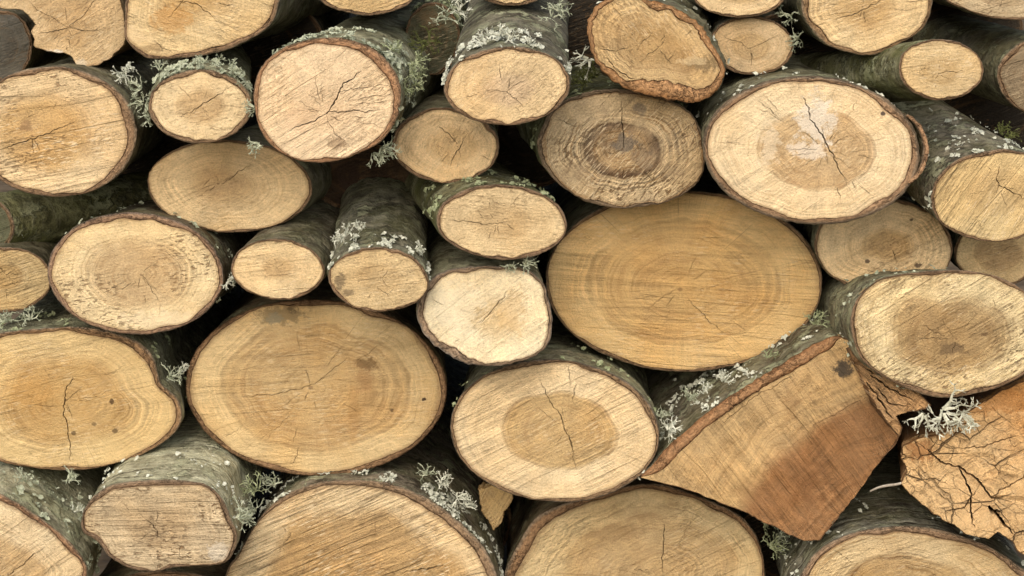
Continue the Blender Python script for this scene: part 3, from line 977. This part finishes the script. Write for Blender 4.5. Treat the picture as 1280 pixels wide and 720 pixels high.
      wood=dict(sap=(0.75,0.615,0.38), heart=(0.68,0.50,0.26), hr=.35, hs=.25, line=0, ring=.08, saw=.2, sawa=35, fine=.35, fleck=.35, stain=.15, stc=(.45,.28,.12), torn=.5, grey=.1,
                spots=[(570,385,40,36,.45,(.79,.72,.54)),(640,390,22,30,.4,(.58,.38,.17))]),
      cracks=[([(600,403),(610,392),(622,380),(636,362)],2.4),([(620,382),(630,376)],1.0)], nr=4,
      bark=dict(GREYB, lich=.4, green=.1, inner=(.22,.15,.1), cork=(.2,.17,.14)), label='brightest log, almost white, with a single slanting crack'),
 dict(e=(855,352,173,113,0.5), d=0.05, b=5, pith=(850,362), tilt=(0,0.03), lump=0.008,
      wood=dict(sap=(0.67,0.45,0.195), heart=(0.615,0.39,0.155), hr=.66, hs=.10, line=.35, ring=.15, rsp=6, saw=.24, sawa=-2, fine=.18, mid=.15, fleck=.12, torn=.35, stain=.15, stc=(.35,.2,.08), hue=.5, edge=.35,
                bands=[(.30,.05,.3,(.30,.17,.06)),(.36,.02,.4,(.30,.17,.06)),(.7,.04,.2,(.32,.19,.07))]),
      cracks=[([(860,374),(880,394),(906,418)],1.6),([(846,360),(830,372),(806,387)],1.4),([(916,402),(938,416)],1.0),([(842,352),(856,344)],1.0)], nr=5,
      bark=dict(DARKB, inner=(.18,.1,.045)), label='biggest log, smooth honey brown with fine growth rings'),
 dict(e=(1105,308,87,60,4), d=0.03, b=5, pith=(1113,306), tilt=(0.02,-0.04),
      wood=dict(sap=(0.71,0.525,0.29), heart=(0.56,0.37,0.17), hr=.36, hs=.1, line=.2, ring=.22, saw=.18, sawa=30, fine=.4, fleck=.4, torn=.4, grey=.15, stain=.15,
                spots=[(1084,327,4,3,.9,(.1,.07,.05)),(1148,332,5,3,.9,(.1,.07,.05)),(1139,275,3,2.5,.9,(.1,.07,.05))]),
      cracks=[([(1094,308),(1110,302),(1124,294)],1.1)], nr=4,
      bark=dict(GREYB, dark=(0.098,0.084,0.070)), label='greyish tan log with small brown core and three dark specks'),
 dict(e=(1248,316,55,41,0), d=0.06, b=3, tilt=(0,-0.03), wood=dict(sap=(0.64,0.47,0.24), heart=(.48,.33,.16), ring=.15, fine=.4, saw=.12), bark=DARKB, nr=3,
      label='plain tan log half hidden at the right edge below the forked crack'),
 dict(e=(168,342,110,76,3), d=-0.02, ax=0.05, az=-0.03, b=7, bdir=(-.2,1,3), pith=(176,344), tilt=(-.02,0.08), lump=0.012,
      wood=dict(sap=(0.70,0.53,0.285), heart=(0.60,0.43,0.225), hr=.6, hs=.14, line=.15, ring=.22, saw=.10, sawa=10, fine=.35, fleck=.75, torn=.3, stain=.2, ray=.2,
                spots=[(165,340,60,46,.25,(.42,.28,.14)),(200,400,60,14,.5,(.76,.64,.44))]),
      cracks=[([(174,342),(184,354),(196,372),(200,378)],1.6),([(200,378),(198,398)],.9)], nr=7,
      bark=dict(BROWNB, inner=(.24,.14,.085), cork=(.17,.13,.1), grey=(0.238,0.224,0.196)), crust=60, cdir=(.7,.7),
      label='clean cream round log with a brown speckled middle and no large cracks'),
 dict(e=(3,350,62,41,0), d=0.05, b=4, az=.03, tilt=(0,-0.02), wood=dict(sap=(0.53,0.38,0.18), heart=(.47,.31,.13), hr=.4, ring=.2), bark=DARKB, pith=(8,344), nr=4,
      cracks=[([(8,344),(20,336)],1.2),([(8,345),(24,360)],1.0)],
      label='tan half log at the left edge beside the clean speckled one'),
 dict(p=[(1068,430),(1064,400),(1072,372),(1100,350),(1150,340),(1210,338),(1262,352),(1295,380),(1308,420),(1295,458),(1250,485),(1200,496),(1160,494),(1115,476),(1082,455)],
      d=-0.095, ax=-0.10, az=-0.12, b=5, bdir=(.3,-1,2), pith=(1195,424), tilt=(.02,-0.02),
      wood=dict(sap=(0.66,0.51,0.27), heart=(0.42,0.285,0.13), hr=.62, hs=.15, wob=.25, line=.3, ring=.25, saw=.3, sawa=32, fine=.5, mid=.45, fleck=.8, torn=.6, stain=.3, stc=(.24,.15,.07),
                spots=[(1190,436,22,9,.75,(.12,.085,.05)),(1230,418,5,3,.85,(.1,.06,.03)),(1200,415,60,36,.25,(.25,.16,.08))]),
      cracks=[([(1240,372),(1246,384)],1.0)], nr=8,
      bark=dict(GREYB, dark=(0.112,0.105,0.084), green=.1), relief=1.4, crust=50, cdir=(-1,.3),
      label='coarse log with a broad dark brown core at the right edge'),
 # ---- fourth row
 dict(p=[(-35,445),(-10,420),(30,413),(90,409),(130,413),(166,425),(182,436),(192,450),(196,466),(201,481),(212,490),(222,500),(227,516),(222,537),(195,560),(150,578),(100,588),(50,586),(0,578),(-30,560),(-48,500)],
      d=0.0, az=.02, b=6, bdir=(.7,.7,4), pith=(82,500), tilt=(0,0.02), lump=0.006,
      wood=dict(sap=(0.61,0.43,0.195), heart=(0.54,0.345,0.135), hr=.62, hs=.1, line=.2, ring=.22, rsp=5, saw=.14, sawa=15, fine=.2, mid=.2, fleck=.15, stain=.12, hue=.4,
                spots=[(140,501,3.5,3.5,.9,(.1,.06,.03)),(144,539,4,3,.85,(.12,.08,.04)),(92,541,3,3,.8,(.12,.08,.04)),(118,530,3,3,.7,(.15,.1,.05)),(42,493,30,22,.4,(.47,.27,.09))]),
      cracks=[([(90,470),(82,488),(80,508),(84,530),(87,555),(88,578)],2.8),([(78,507),(60,507),(42,506)],1.5),([(84,500),(102,482)],1.2),([(30,492),(44,498)],1.0)], nr=6,
      bark=dict(GREYB, dark=(0.098,0.091,0.070), inner=(.24,.13,.055), lich=.5), crust=90, cmat=M_LICHG,
      label='broad honey coloured log with a notch in its outline and a long upright crack'),
 dict(e=(395,485,163,110,2), d=0.03, b=8, bdir=(.9,-.1,3), pith=(388,485), tilt=(0,0.0), lump=0.008,
      wood=dict(sap=(0.65,0.465,0.225), heart=(0.57,0.385,0.175), hr=.75, hs=.06, line=.25, linew=.03, ring=.20, rsp=6, saw=.16, sawa=5, fine=.2, mid=.2, fleck=.2, stain=.2, stc=(.38,.22,.09), hue=.5, ray=.2,
                bands=[(.45,.06,.25,(.34,.19,.07)),(.58,.03,.25,(.34,.19,.07))],
                spots=[(350,393,34,14,.65,(.2,.15,.08)),(343,398,10,9,.6,(.3,.28,.2)),(366,384,8,8,.7,(.12,.09,.05)),(458,455,16,10,.75,(.18,.11,.05)),(530,499,3.5,3,.95,(.05,.03,.02)),(490,513,3,3,.8,(.1,.06,.03)),
                       (442,520,9,42,.35,(.42,.24,.09)),(455,475,14,18,.45,(.33,.19,.09))]),
      cracks=[([(304,496),(335,493),(370,488),(395,478),(425,464)],1.8),([(372,535),(366,555)],1.0),([(345,532),(335,548)],.8)], nr=9,
      bark=dict(BROWNB, inner=(.20,.105,.045), cork=(.13,.075,.04)), label='very big log with a dark blemish near its top edge and a brown smudge'),
 dict(e=(694,539,131,89,4), d=-0.05, ax=0.03, az=-0.01, b=6.5, pith=(708,538), tilt=(0,0.07), lump=0.012,
      wood=dict(sap=(0.70,0.53,0.30), heart=(0.55,0.37,0.165), hr=.56, hs=.05, wob=.1, line=.3, linew=.04, ring=.16, saw=.30, sawa=28, fine=.25, fleck=.15, torn=.4, stain=.1,
                bands=[(.36,.025,.4,(.32,.19,.08))]),
      cracks=[([(674,474),(686,498),(702,525),(712,545),(716,570),(720,588)],2.0),([(719,484),(716,506)],1.4),([(712,545),(714,560)],2.0)], nr=6,
      bark=dict(GREYB, dark=(0.112,0.105,0.084), green=.35, lich=.5, inner=(.2,.12,.06), cork=(.13,.11,.085)), crust=60, cmat=M_LICHG,
      label='pale ringed log with a sharp edged brown heart and slanting saw strokes'),
 # ---- bottom row
 dict(p=[(-40,640),(-10,617),(15,627),(38,641),(70,663),(96,690),(108,716),(100,765),(60,800),(0,815),(-50,790),(-65,710)],
      d=-0.10, ax=-0.02, az=0.12, b=8, pith=(10,718), tilt=(0,0.10),
      wood=dict(sap=(0.68,0.52,0.30), heart=(.57,.39,.19), hr=.5, ring=.2, saw=.3, sawa=35, fine=.35, torn=.4, line=.1),
      cracks=[([(10,720),(30,704),(56,684)],2.2),([(20,668),(32,676)],1.0)], nr=4,
      bark=dict(GREYB, dark=(.2,.2,.165), patch=(.5,.52,.43), grey=(.55,.56,.47), lich=.8, band=.3, inner=(.24,.12,.06)), crust=160, ct=.16, cdir=(.5,.8), cmat=M_LICH,
      label='pale log in the bottom left corner under thick grey lichen bark'),
 dict(p=[(101,655),(106,636),(116,622),(139,607),(181,601),(226,601),(255,606),(276,622),(288,648),(296,668),(293,688),(278,705),(226,709),(195,714),(167,713),(140,699),(120,677),(105,667)],
      d=-0.12, ax=0.02, az=0.07, b=5, bdir=(0,1,3), pith=(192,660), tilt=(0,0.0), lump=0.004,
      wood=dict(sap=(0.55,0.415,0.24), heart=(.50,.365,.205), hr=.5, ring=.16, saw=.26, sawa=2, fine=.5, mid=.4, fleck=.9, torn=.7, stain=.25, grey=.35, line=.05,
                spots=[(275,690,22,14,.6,(.62,.57,.48))]),
      cracks=[([(184,652),(194,660),(197,674)],2.6),([(170,680),(215,684)],1.0),([(225,682),(224,700)],1.0)], nr=6,
      bark=dict(GREYB, grey=(.58,.60,.51), band=0.8, bandc=(.62,.64,.56), dark=(.30,.30,.25), patch=(.62,.64,.54), lich=.6, green=.2, inner=(.2,.125,.075)), relief=1.5, crust=70, cmat=M_LICHW,
      label='squarish grey log with banded silver bark arched over it'),
 dict(p=[(283,715),(300,690),(327,645),(355,620),(397,604),(449,601),(490,606),(536,625),(574,653),(605,685),(621,720),(625,770),(590,840),(520,880),(440,890),(360,870),(300,820),(278,765)],
      d=-0.02, ax=0.04, az=0.05, b=6, bdir=(.8,.5,9), pith=(470,770), tilt=(0,0.08), lump=0.006,
      wood=dict(sap=(0.68,0.50,0.27), heart=(0.52,0.33,0.14), hr=.80, hs=.07, wob=.3, line=.1, ring=.15, saw=.62, sawa=24, fine=.3, fleck=.4, torn=.7, stain=.2, stc=(.36,.2,.08)),
      cracks=[([(555,706),(530,712),(500,716)],4.0),([(350,655),(362,668),(350,690)],1.4)], nr=5,
      bark=dict(GREYB, dark=(0.070,0.059,0.049), grey=(0.280,0.252,0.224), lich=.9, inner=(.2,.125,.07)), crust=500, ct=.07, cdir=(.3,.9), cmat=M_LICHW, rough=1.8,
      label='huge log at the bottom with bold slanting saw scars in reddish brown heartwood'),
 dict(p=[(626,760),(632,715),(650,678),(668,650),(700,632),(745,619),(797,606),(838,609),(890,628),(925,645),(944,668),(955,705),(955,760),(920,810),(860,845),(790,855),(700,840),(645,800)],
      d=0.05, b=8, bdir=(-1,.1,8), pith=(828,722), tilt=(0,0.0), lump=0.005,
      wood=dict(sap=(0.66,0.49,0.25), heart=(0.57,0.395,0.19), hr=.72, hs=.08, wob=.25, line=.35, linec=(.3,.18,.08), ring=.22, saw=.22, sawa=28, fine=.3, fleck=.4, stain=.3, stc=(.3,.19,.09), ray=.15,
                spots=[(810,640,60,14,.35,(.25,.16,.08)),(770,666,40,14,.3,(.22,.14,.07))]),
      cracks=[([(830,655),(829,685),(828,718)],2.2),([(828,720),(850,708),(866,700)],1.0)], nr=8,
      bark=dict(BROWNB, inner=(.22,.115,.05)), label='dull brown tan log at the bottom with an upright crack, under the split wedge'),
 dict(p=[(985,745),(1002,718),(1020,692),(1055,671),(1107,659),(1155,660),(1197,669),(1235,684),(1268,704),(1300,735),(1305,790),(1200,840),(1110,845),(1030,820),(990,785)],
      d=-0.05, az=0.10, b=7, bdir=(0,1,3), pith=(1130,745), tilt=(0,0.04), lump=0.006,
      wood=dict(sap=(0.60,0.445,0.235), heart=(0.50,0.33,0.145), hr=.62, hs=.06, line=.8, linec=(.2,.12,.05), ring=.4, rsp=5, saw=.18, sawa=20, fine=.35, fleck=.3, grey=.15),
      nr=6, bark=dict(GREYB, dark=(0.077,0.070,0.063), grey=(0.308,0.315,0.294), band=1.0, bandc=(.42,.43,.41), lich=.4, inner=(.24,.15,.09)), crust=60, cmat=M_LICHW,
      label='strongly ringed log in the bottom right corner with silvery streaked bark'),
 # ---- split pieces
 dict(p=[(801,597),(832,562),(870,528),(910,497),(950,472),(990,448),(1020,430),(1043,420),(1060,424),(1072,444),(1082,470),(1094,492),(1112,518),(1127,541),(1119,556),(1100,578),(1085,598),(1060,632),(1040,656),(1025,676),(1005,676),(985,668),(972,660),(952,652),(930,640),(895,626),(860,612),(828,604)],
      sharp=True, jag=1.5, lump=0.004, kind='split', group='split wood in the woodpile', d=-0.05, ax=-0.06, az=0.05, b=2, bdir=(-.6,.8,15), pith=(1180,760), offpith=0.46, tilt=(0.02,0.0), flare=0.0, cat='split wood', name='split_log',
      wood=dict(sap=(0.51,0.335,0.15), heart=(0.325,0.16,0.062), hr=.635, hs=.022, wob=.07, line=.1, ring=.22, rsp=6, saw=.34, sawa=-52, fine=.3, mid=.35, fleck=.3, stain=.35, stc=(.26,.13,.05), ray=.35, edge=0, pithdot=False, hue=.3, torn=.06,
                spots=[(1056,460,16,11,.9,(.05,.045,.04)),(1010,600,26,40,.35,(.2,.09,.035))]),
      cracks=[([(900,534),(945,496),(1000,462),(1035,445)],2.0),([(1090,492),(1050,514),(1010,536)],1.6),([(1075,470),(1085,490)],1.2)], nr=0,
      bark=dict(dark=(0.084,0.070,0.056), grey=(0.280,0.266,0.231), green=.35, lich=.8, inner=(.27,.13,.05), cork=(.20,.105,.05)), relief=2.4, crust=300, ct=.25, cdir=(-.6,.8), cmat=M_LICHW, rough=1.6, len=0.6,
      label='split wedge of wood, reddish brown on one side, orange bark strip along its upper edge'),
 dict(p=[(1126,572),(1129,556),(1150,548),(1172,545),(1196,530),(1218,510),(1250,490),(1300,468),(1345,560),(1335,680),(1302,706),(1284,697),(1272,690),(1266,676),(1254,670),(1248,664),(1236,674),(1220,670),(1204,667),(1194,656),(1180,651),(1165,640),(1150,628),(1138,618),(1127,604),(1134,588)],
      sharp=True, jag=2.0, lump=0.0, kind='split', group='split wood in the woodpile', d=-0.08, ax=0.10, az=0.0, b=1.5, pith=(1420,420), offpith=0.30, tilt=(0.0,0.12), cat='split wood', name='split_log', bare=True, sidec=(.26,.13,.05), flare=0, len=0.5,
      cw=1.7, wood=dict(sap=(0.60,0.385,0.175), heart=(0.50,0.235,0.068), hr=.62, hs=.12, wob=.3, line=0, ring=.2, saw=.1, sawa=30, fine=.4, mid=.4, fleck=.4, torn=.2, stain=.15, stc=(.45,.2,.06), edge=0, pithdot=False, blocks=1.0, hue=.3,
                spots=[(1240,500,70,20,.6,(.36,.165,.05)),(1150,562,22,14,.7,(.30,.13,.045))]),
      cracks=[([(1160,562),(1176,578),(1200,585),(1222,600),(1240,622),(1262,630)],3.0),([(1200,585),(1215,618),(1212,640),(1220,660)],2.8),([(1218,618),(1205,634),(1180,640)],2.4),([(1205,560),(1240,556),(1275,545)],2.0),
              ([(1240,636),(1256,655),(1268,668)],4.0),([(1236,632),(1240,640),(1252,640)],5.0),([(1145,600),(1165,598),(1186,606)],1.6),([(1240,622),(1262,604),(1290,596)],2.2)], nr=0, steps=0.0035, relief=2.0,
      label='crumbling split piece of orange wood crazed all over with blocky cracks'),
 dict(p=[(1058,436),(1072,430),(1090,438),(1104,452),(1122,468),(1142,484),(1156,498),(1164,507),(1150,513),(1132,515),(1120,520),(1128,534),(1125,546),(1112,532),(1096,508),(1084,486),(1074,466)],
      sharp=True, jag=2.2, lump=0.0, kind='split', group='split wood in the woodpile', d=-0.078, ax=-.1, b=1, cw=1.8, pith=(1040,400), offpith=.1, tilt=(-.25,0.3), name='splintered_strip', cat='splinter', bare=True, sidec=(.2,.11,.05), len=.3,
      wood=dict(sap=(0.35,0.20,0.085), heart=(.25,.135,.06), hr=.6, hs=.3, ring=.3, saw=.6, sawa=-38, fine=.5, mid=.6, fleck=.8, torn=.8, edge=0, pithdot=False), steps=.004, relief=2.5,
      cracks=[([(1090,470),(1112,486),(1140,500)],2.4),([(1084,462),(1104,474)],2.0),([(1084,478),(1100,500),(1116,524)],2.6),([(1100,462),(1124,478),(1146,494)],1.6),([(1098,486),(1112,504),(1140,508)],2.0)], nr=0,
      label='ragged brown splinter strip wedged beneath the coarse dark cored log'),
 dict(p=[(598,612),(618,606),(642,612),(640,628),(630,640),(628,652),(617,663),(610,650),(602,640)],
      sharp=True, jag=1.6, lump=0, kind='split', d=0.06, b=1, group='split wood in the woodpile', pith=(560,560), offpith=.12, name='wood_chip', cat='wood chip', bare=True, sidec=OCHRE, len=.02, tilt=(.1,.1),
      wood=dict(sap=(.52,.35,.15), heart=(.5,.33,.14), edge=0, pithdot=False, ring=.3, saw=.2, sawa=60), nr=0,
      label='pointed yellow wood chip stuck in the gap below the pale ringed log'),
 # ---- dark logs deep in the gaps; the fillers are added, gap shade painted into their colour
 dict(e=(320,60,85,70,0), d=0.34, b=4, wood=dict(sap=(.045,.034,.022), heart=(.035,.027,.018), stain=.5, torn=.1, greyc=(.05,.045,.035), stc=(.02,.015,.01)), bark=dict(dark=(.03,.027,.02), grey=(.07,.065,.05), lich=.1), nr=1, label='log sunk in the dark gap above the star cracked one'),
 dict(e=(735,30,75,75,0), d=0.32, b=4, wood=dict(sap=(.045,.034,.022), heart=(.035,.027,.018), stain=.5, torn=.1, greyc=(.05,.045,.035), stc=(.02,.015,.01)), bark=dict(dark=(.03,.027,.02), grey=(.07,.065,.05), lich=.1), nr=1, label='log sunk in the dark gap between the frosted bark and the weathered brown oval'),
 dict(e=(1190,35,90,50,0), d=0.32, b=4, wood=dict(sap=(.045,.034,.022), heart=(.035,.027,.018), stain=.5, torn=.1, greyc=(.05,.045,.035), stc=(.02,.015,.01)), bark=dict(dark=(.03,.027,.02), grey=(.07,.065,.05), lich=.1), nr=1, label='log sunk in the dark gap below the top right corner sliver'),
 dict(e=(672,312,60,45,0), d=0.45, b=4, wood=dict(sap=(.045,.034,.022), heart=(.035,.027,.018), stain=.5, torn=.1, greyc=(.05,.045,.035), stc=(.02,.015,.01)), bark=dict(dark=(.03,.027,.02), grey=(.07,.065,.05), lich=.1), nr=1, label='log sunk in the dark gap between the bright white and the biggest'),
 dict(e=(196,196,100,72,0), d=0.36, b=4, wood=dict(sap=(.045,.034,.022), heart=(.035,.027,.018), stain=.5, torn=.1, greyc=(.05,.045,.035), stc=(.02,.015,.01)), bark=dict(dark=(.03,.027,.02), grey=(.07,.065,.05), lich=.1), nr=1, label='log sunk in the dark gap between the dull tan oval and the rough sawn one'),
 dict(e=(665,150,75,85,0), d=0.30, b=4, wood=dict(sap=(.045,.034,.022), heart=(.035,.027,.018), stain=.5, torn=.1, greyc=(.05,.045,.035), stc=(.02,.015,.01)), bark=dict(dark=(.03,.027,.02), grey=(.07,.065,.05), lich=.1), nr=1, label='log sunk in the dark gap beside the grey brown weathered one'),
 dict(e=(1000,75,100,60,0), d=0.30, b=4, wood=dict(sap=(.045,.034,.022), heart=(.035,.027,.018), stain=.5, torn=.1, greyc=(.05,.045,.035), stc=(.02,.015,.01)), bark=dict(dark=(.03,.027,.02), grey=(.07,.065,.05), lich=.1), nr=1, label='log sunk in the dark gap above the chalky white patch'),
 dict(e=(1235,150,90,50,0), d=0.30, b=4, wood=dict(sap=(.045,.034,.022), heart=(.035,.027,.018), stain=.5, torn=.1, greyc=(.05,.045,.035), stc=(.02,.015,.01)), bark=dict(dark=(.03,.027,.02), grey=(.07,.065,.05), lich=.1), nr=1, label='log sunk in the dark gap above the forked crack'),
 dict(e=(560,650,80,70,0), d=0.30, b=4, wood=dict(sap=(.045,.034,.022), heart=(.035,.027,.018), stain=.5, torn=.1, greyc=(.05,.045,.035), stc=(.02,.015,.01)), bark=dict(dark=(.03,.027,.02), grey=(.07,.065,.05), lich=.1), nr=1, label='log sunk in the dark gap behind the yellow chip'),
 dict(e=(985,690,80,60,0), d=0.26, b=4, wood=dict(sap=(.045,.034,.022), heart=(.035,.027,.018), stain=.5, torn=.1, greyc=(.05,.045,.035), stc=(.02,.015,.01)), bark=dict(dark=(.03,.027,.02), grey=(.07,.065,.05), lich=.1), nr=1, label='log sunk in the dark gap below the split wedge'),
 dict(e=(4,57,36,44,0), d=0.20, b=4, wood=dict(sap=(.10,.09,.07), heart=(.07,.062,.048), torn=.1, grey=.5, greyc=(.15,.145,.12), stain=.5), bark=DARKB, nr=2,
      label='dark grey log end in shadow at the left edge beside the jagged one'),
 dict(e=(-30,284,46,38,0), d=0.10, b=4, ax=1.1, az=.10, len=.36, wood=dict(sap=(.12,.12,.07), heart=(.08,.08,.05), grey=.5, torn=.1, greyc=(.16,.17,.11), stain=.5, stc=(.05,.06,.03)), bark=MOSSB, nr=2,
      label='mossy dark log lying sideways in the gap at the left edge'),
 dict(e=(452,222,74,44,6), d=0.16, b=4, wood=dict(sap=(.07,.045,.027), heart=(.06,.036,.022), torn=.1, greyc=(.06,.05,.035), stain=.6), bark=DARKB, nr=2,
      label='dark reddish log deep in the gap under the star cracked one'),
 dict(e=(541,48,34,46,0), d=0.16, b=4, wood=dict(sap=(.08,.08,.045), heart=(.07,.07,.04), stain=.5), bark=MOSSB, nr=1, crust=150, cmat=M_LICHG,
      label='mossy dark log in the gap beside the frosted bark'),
 dict(e=(205,768,110,54,0), d=0.02, b=5, wood=dict(sap=(.28,.17,.09), heart=(.22,.12,.06), stain=.4), bark=BROWNB, nr=2,
      label='dark reddish log under the squarish grey one at the bottom edge'),
]
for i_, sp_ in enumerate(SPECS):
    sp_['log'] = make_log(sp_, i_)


def find(txt):
    for s in SPECS:
        if txt in s['label']:
            return s['log']
    raise KeyError(txt)


# ------------------------------------------------------------------ bark springing loose from the chalky log
def loose_bark():
    L = find('chalky white patch')
    rng = random.Random(3)
    cx, cy = 1015, 188
    V, Fc = [], []
    na, nt = 34, 9
    for side in (0, 1):
        for i in range(na + 1):
            u = i / na
            a = R(-28 + 54 * u)
            lift = 9.0 * math.sin(math.pi * u) ** 0.8 + 1.0 * nz(u * 9, 2.2)
            for k in range(nt + 1):
                t = k / nt * 0.10
                r = 1.0
                out = (lift + 0.6) * (1 - k / nt) ** 1.5 + (4.0 + 1.5 * nz(u * 14, 1, k * .6)) * (1 - side)
                x = cx + 132 * math.cos(a) + out
                y = cy + 90 * math.sin(a) + out * math.sin(a)
                p = on_plane(x, y, np.array(L.O), L.nrm) + L.axis * (t + 0.002 * nz(u * 11, 5) - 0.001)
                V.append(p)
    W_ = nt + 1
    off = (na + 1) * W_
    for i in range(na):
        for k in range(nt):
            a = i * W_ + k
            Fc.append((a, a + 1, a + W_ + 1, a + W_))
            Fc.append((off + a, off + a + W_, off + a + W_ + 1, off + a + 1))
        Fc.append((i * W_, (i + 1) * W_, off + (i + 1) * W_, off + i * W_))
    for k in range(nt):
        Fc.append((k, off + k, off + k + 1, k + 1))
        b = na * W_ + k
        Fc.append((b, b + 1, off + b + 1, off + b))
    bp = [(v[0], v[2], v[1]) for v in V]
    rim = [0.5 if (j % W_) == 0 else 0.0 for j in range(len(V))]
    o = mesh_obj('loose_bark', V, Fc, bark_mat(dict(BROWNB, inner=(.26, .14, .07)), 77), L.root, True, {'bp': ('FLOAT_VECTOR', bp), 'rim': ('FLOAT', rim)})
    o['label'] = 'strip of brown bark curling away from the wood'


loose_bark()

# ------------------------------------------------------------------ bushy lichens and moss on the bark
TUFTS = [
 # photo x, y, depth behind the front, size, stems, material, the log it grows on
 (1180,514,-0.092,.034,14,'B','ragged brown splinter'), (1156,518,-0.092,.024,9,'B','ragged brown splinter'), (1206,516,-0.092,.026,10,'B','ragged brown splinter'),
 (297,648,-0.115,.020,12,'P','squarish grey'), (300,636,-0.10,.016,9,'P','squarish grey'),
 (836,538,-0.045,.017,12,'W','split wedge'), (826,520,-0.04,.014,8,'P','split wedge'), (905,476,-0.03,.016,10,'W','split wedge'), (882,488,-0.03,.013,8,'W','split wedge'),
 (1020,405,0.0,.017,9,'G','split wedge'), (960,447,-0.02,.012,7,'G','split wedge'), (860,500,-0.02,.016,9,'P','split wedge'),
 (676,350,0.0,.012,9,'G','biggest log, smooth'), (655,327,-0.085,.016,9,'P','mossy green bark'), (636,331,-0.088,.012,7,'P','mossy green bark'),
 (150,92,0.02,.018,8,'W','torn jagged'), (160,80,0.03,.014,7,'W','torn jagged'),
 (318,135,-0.10,.014,9,'P','star'), (322,178,-0.105,.014,9,'P','star'), (478,184,-0.10,.020,12,'P','star'), (466,192,-0.10,.014,8,'P','star'),
 (514,92,-0.08,.016,12,'G','star'), (520,78,-0.06,.016,12,'G','star'), (505,112,-0.09,.013,9,'G','star'), (490,62,-0.07,.013,9,'G','star'), (518,104,-0.075,.014,10,'G','star'),
 (735,75,-0.02,.020,8,'W','weathered brown oval'), (742,96,0.0,.022,12,'M','grey brown weathered'), (730,104,0.0,.018,9,'M','grey brown weathered'),
 (700,14,-0.05,.022,9,'P','frosted by white'), (690,22,-0.05,.018,8,'P','frosted by white'), (608,52,-0.155,.014,9,'W','frosted by white'), (640,48,-0.155,.014,9,'W','frosted by white'), (662,55,-0.155,.012,8,'W','frosted by white'), (626,44,-0.14,.015,8,'W','frosted by white'),
 (558,20,0.06,.022,9,'P','mossy dark log in the gap beside'), (535,52,0.10,.024,12,'M','mossy dark log in the gap beside'), (575,14,0.05,.018,8,'W','mossy dark log in the gap beside'),
 (178,128,-0.06,.016,10,'P','lichen grey' if False else 'green grey lichen'), (176,110,-0.06,.016,10,'P','green grey lichen'), (200,88,-0.07,.014,9,'P','green grey lichen'), (290,88,-0.07,.014,9,'P','green grey lichen'), (303,108,-0.07,.012,8,'P','green grey lichen'), (186,146,-0.075,.012,8,'P','green grey lichen'),
 (250,80,-0.07,.012,9,'P','green grey lichen'), (270,79,-0.07,.012,8,'P','green grey lichen'),
 (285,352,-0.02,.013,8,'W','clean cream'), (25,285,0.10,.017,6,'W','mossy dark log lying'), (214,470,0.0,.018,9,'P','honey coloured'), (225,462,0.03,.014,8,'W','honey coloured'), (12,402,0.03,.02,12,'P','honey coloured'), (38,398,0.03,.016,9,'P','honey coloured'),
 (434,292,-0.105,.014,9,'W','frilled'), (450,288,-0.10,.013,8,'W','frilled'), (425,298,-0.11,.012,8,'W','frilled'), (520,312,-0.10,.012,8,'W','frilled'),
 (322,612,0.0,.022,12,'G','huge log'), (342,606,0.01,.018,10,'P','huge log'), (318,640,-0.005,.018,9,'P','huge log'), (555,604,0.0,.018,10,'W','huge log'), (573,622,0.0,.016,10,'W','huge log'), (535,592,0.01,.016,9,'P','huge log'), (582,632,0.0,.014,9,'W','huge log'),
 (962,682,0.03,.022,12,'G','dull brown'), (975,668,0.03,.018,9,'P','dull brown'), (955,660,0.03,.014,8,'G','dull brown'),
 (988,20,0.04,.018,8,'P','top right with one long'), (998,50,0.03,.016,8,'P','top right with one long'),
 (1252,165,-0.03,.014,9,'M','forked crack and'), (1262,172,-0.04,.014,9,'M','forked crack and'),
 (95,640,-0.06,.012,8,'W','bottom left corner'), (85,600,-0.04,.016,9,'P','bottom left corner'), (30,600,-0.06,.014,9,'P','bottom left corner'),
]
MATS = dict(B=M_LICHB, W=M_LICHW, P=M_LICH, G=M_LICHG, M=M_MOSS)
rt = random.Random(5)
for (x_, y_, d_, s_, st_, m_, who) in TUFTS:
    L_ = find(who)
    pos = at(x_, y_, d_)
    upv = pos - (L_.O + L_.axis * 0.05)
    upv[1] = -0.25 * np.linalg.norm(upv)
    tuft('moss_tuft' if m_ == 'M' else 'lichen_tuft', pos, s_, upv, MATS[m_], L_.bark, rt, st_, 3, (0.0010 + s_ * 0.018) * (1.35 if m_ in 'WB' else 1.0))


# ------------------------------------------------------------------ a pale twig lying in the gap
def twig():
    a, b = at(1088, 614, -0.03), at(1128, 602, -0.075)
    V, Fc = [], []
    d = b - a
    d /= np.linalg.norm(d)
    s = np.cross(d, [0, 0, 1.0])
    s /= np.linalg.norm(s)
    u = np.cross(s, d)
    prev = None
    for k in range(9):
        t = k / 8
        p = a + (b - a) * t + u * (0.0015 * math.sin(t * 5)) + s * 0.001 * math.sin(t * 9)
        r = 0.0019 * (1 - 0.6 * abs(t - .6))
        ids = []
        for q in range(7):
            an = 2 * math.pi * q / 7
            ids.append(len(V))
            V.append(p + s * math.cos(an) * r + u * math.sin(an) * r)
        if prev:
            for q in range(7):
                Fc.append((prev[q], prev[(q + 1) % 7], ids[(q + 1) % 7], ids[q]))
        prev = ids
    Fc.append(tuple(prev))
    o = mesh_obj('twig', V, Fc, M_TWIG, None, True)
    o['label'] = 'thin pale bare twig poking from the gap beside the crumbling orange piece'
    o['category'] = 'twig'


twig()
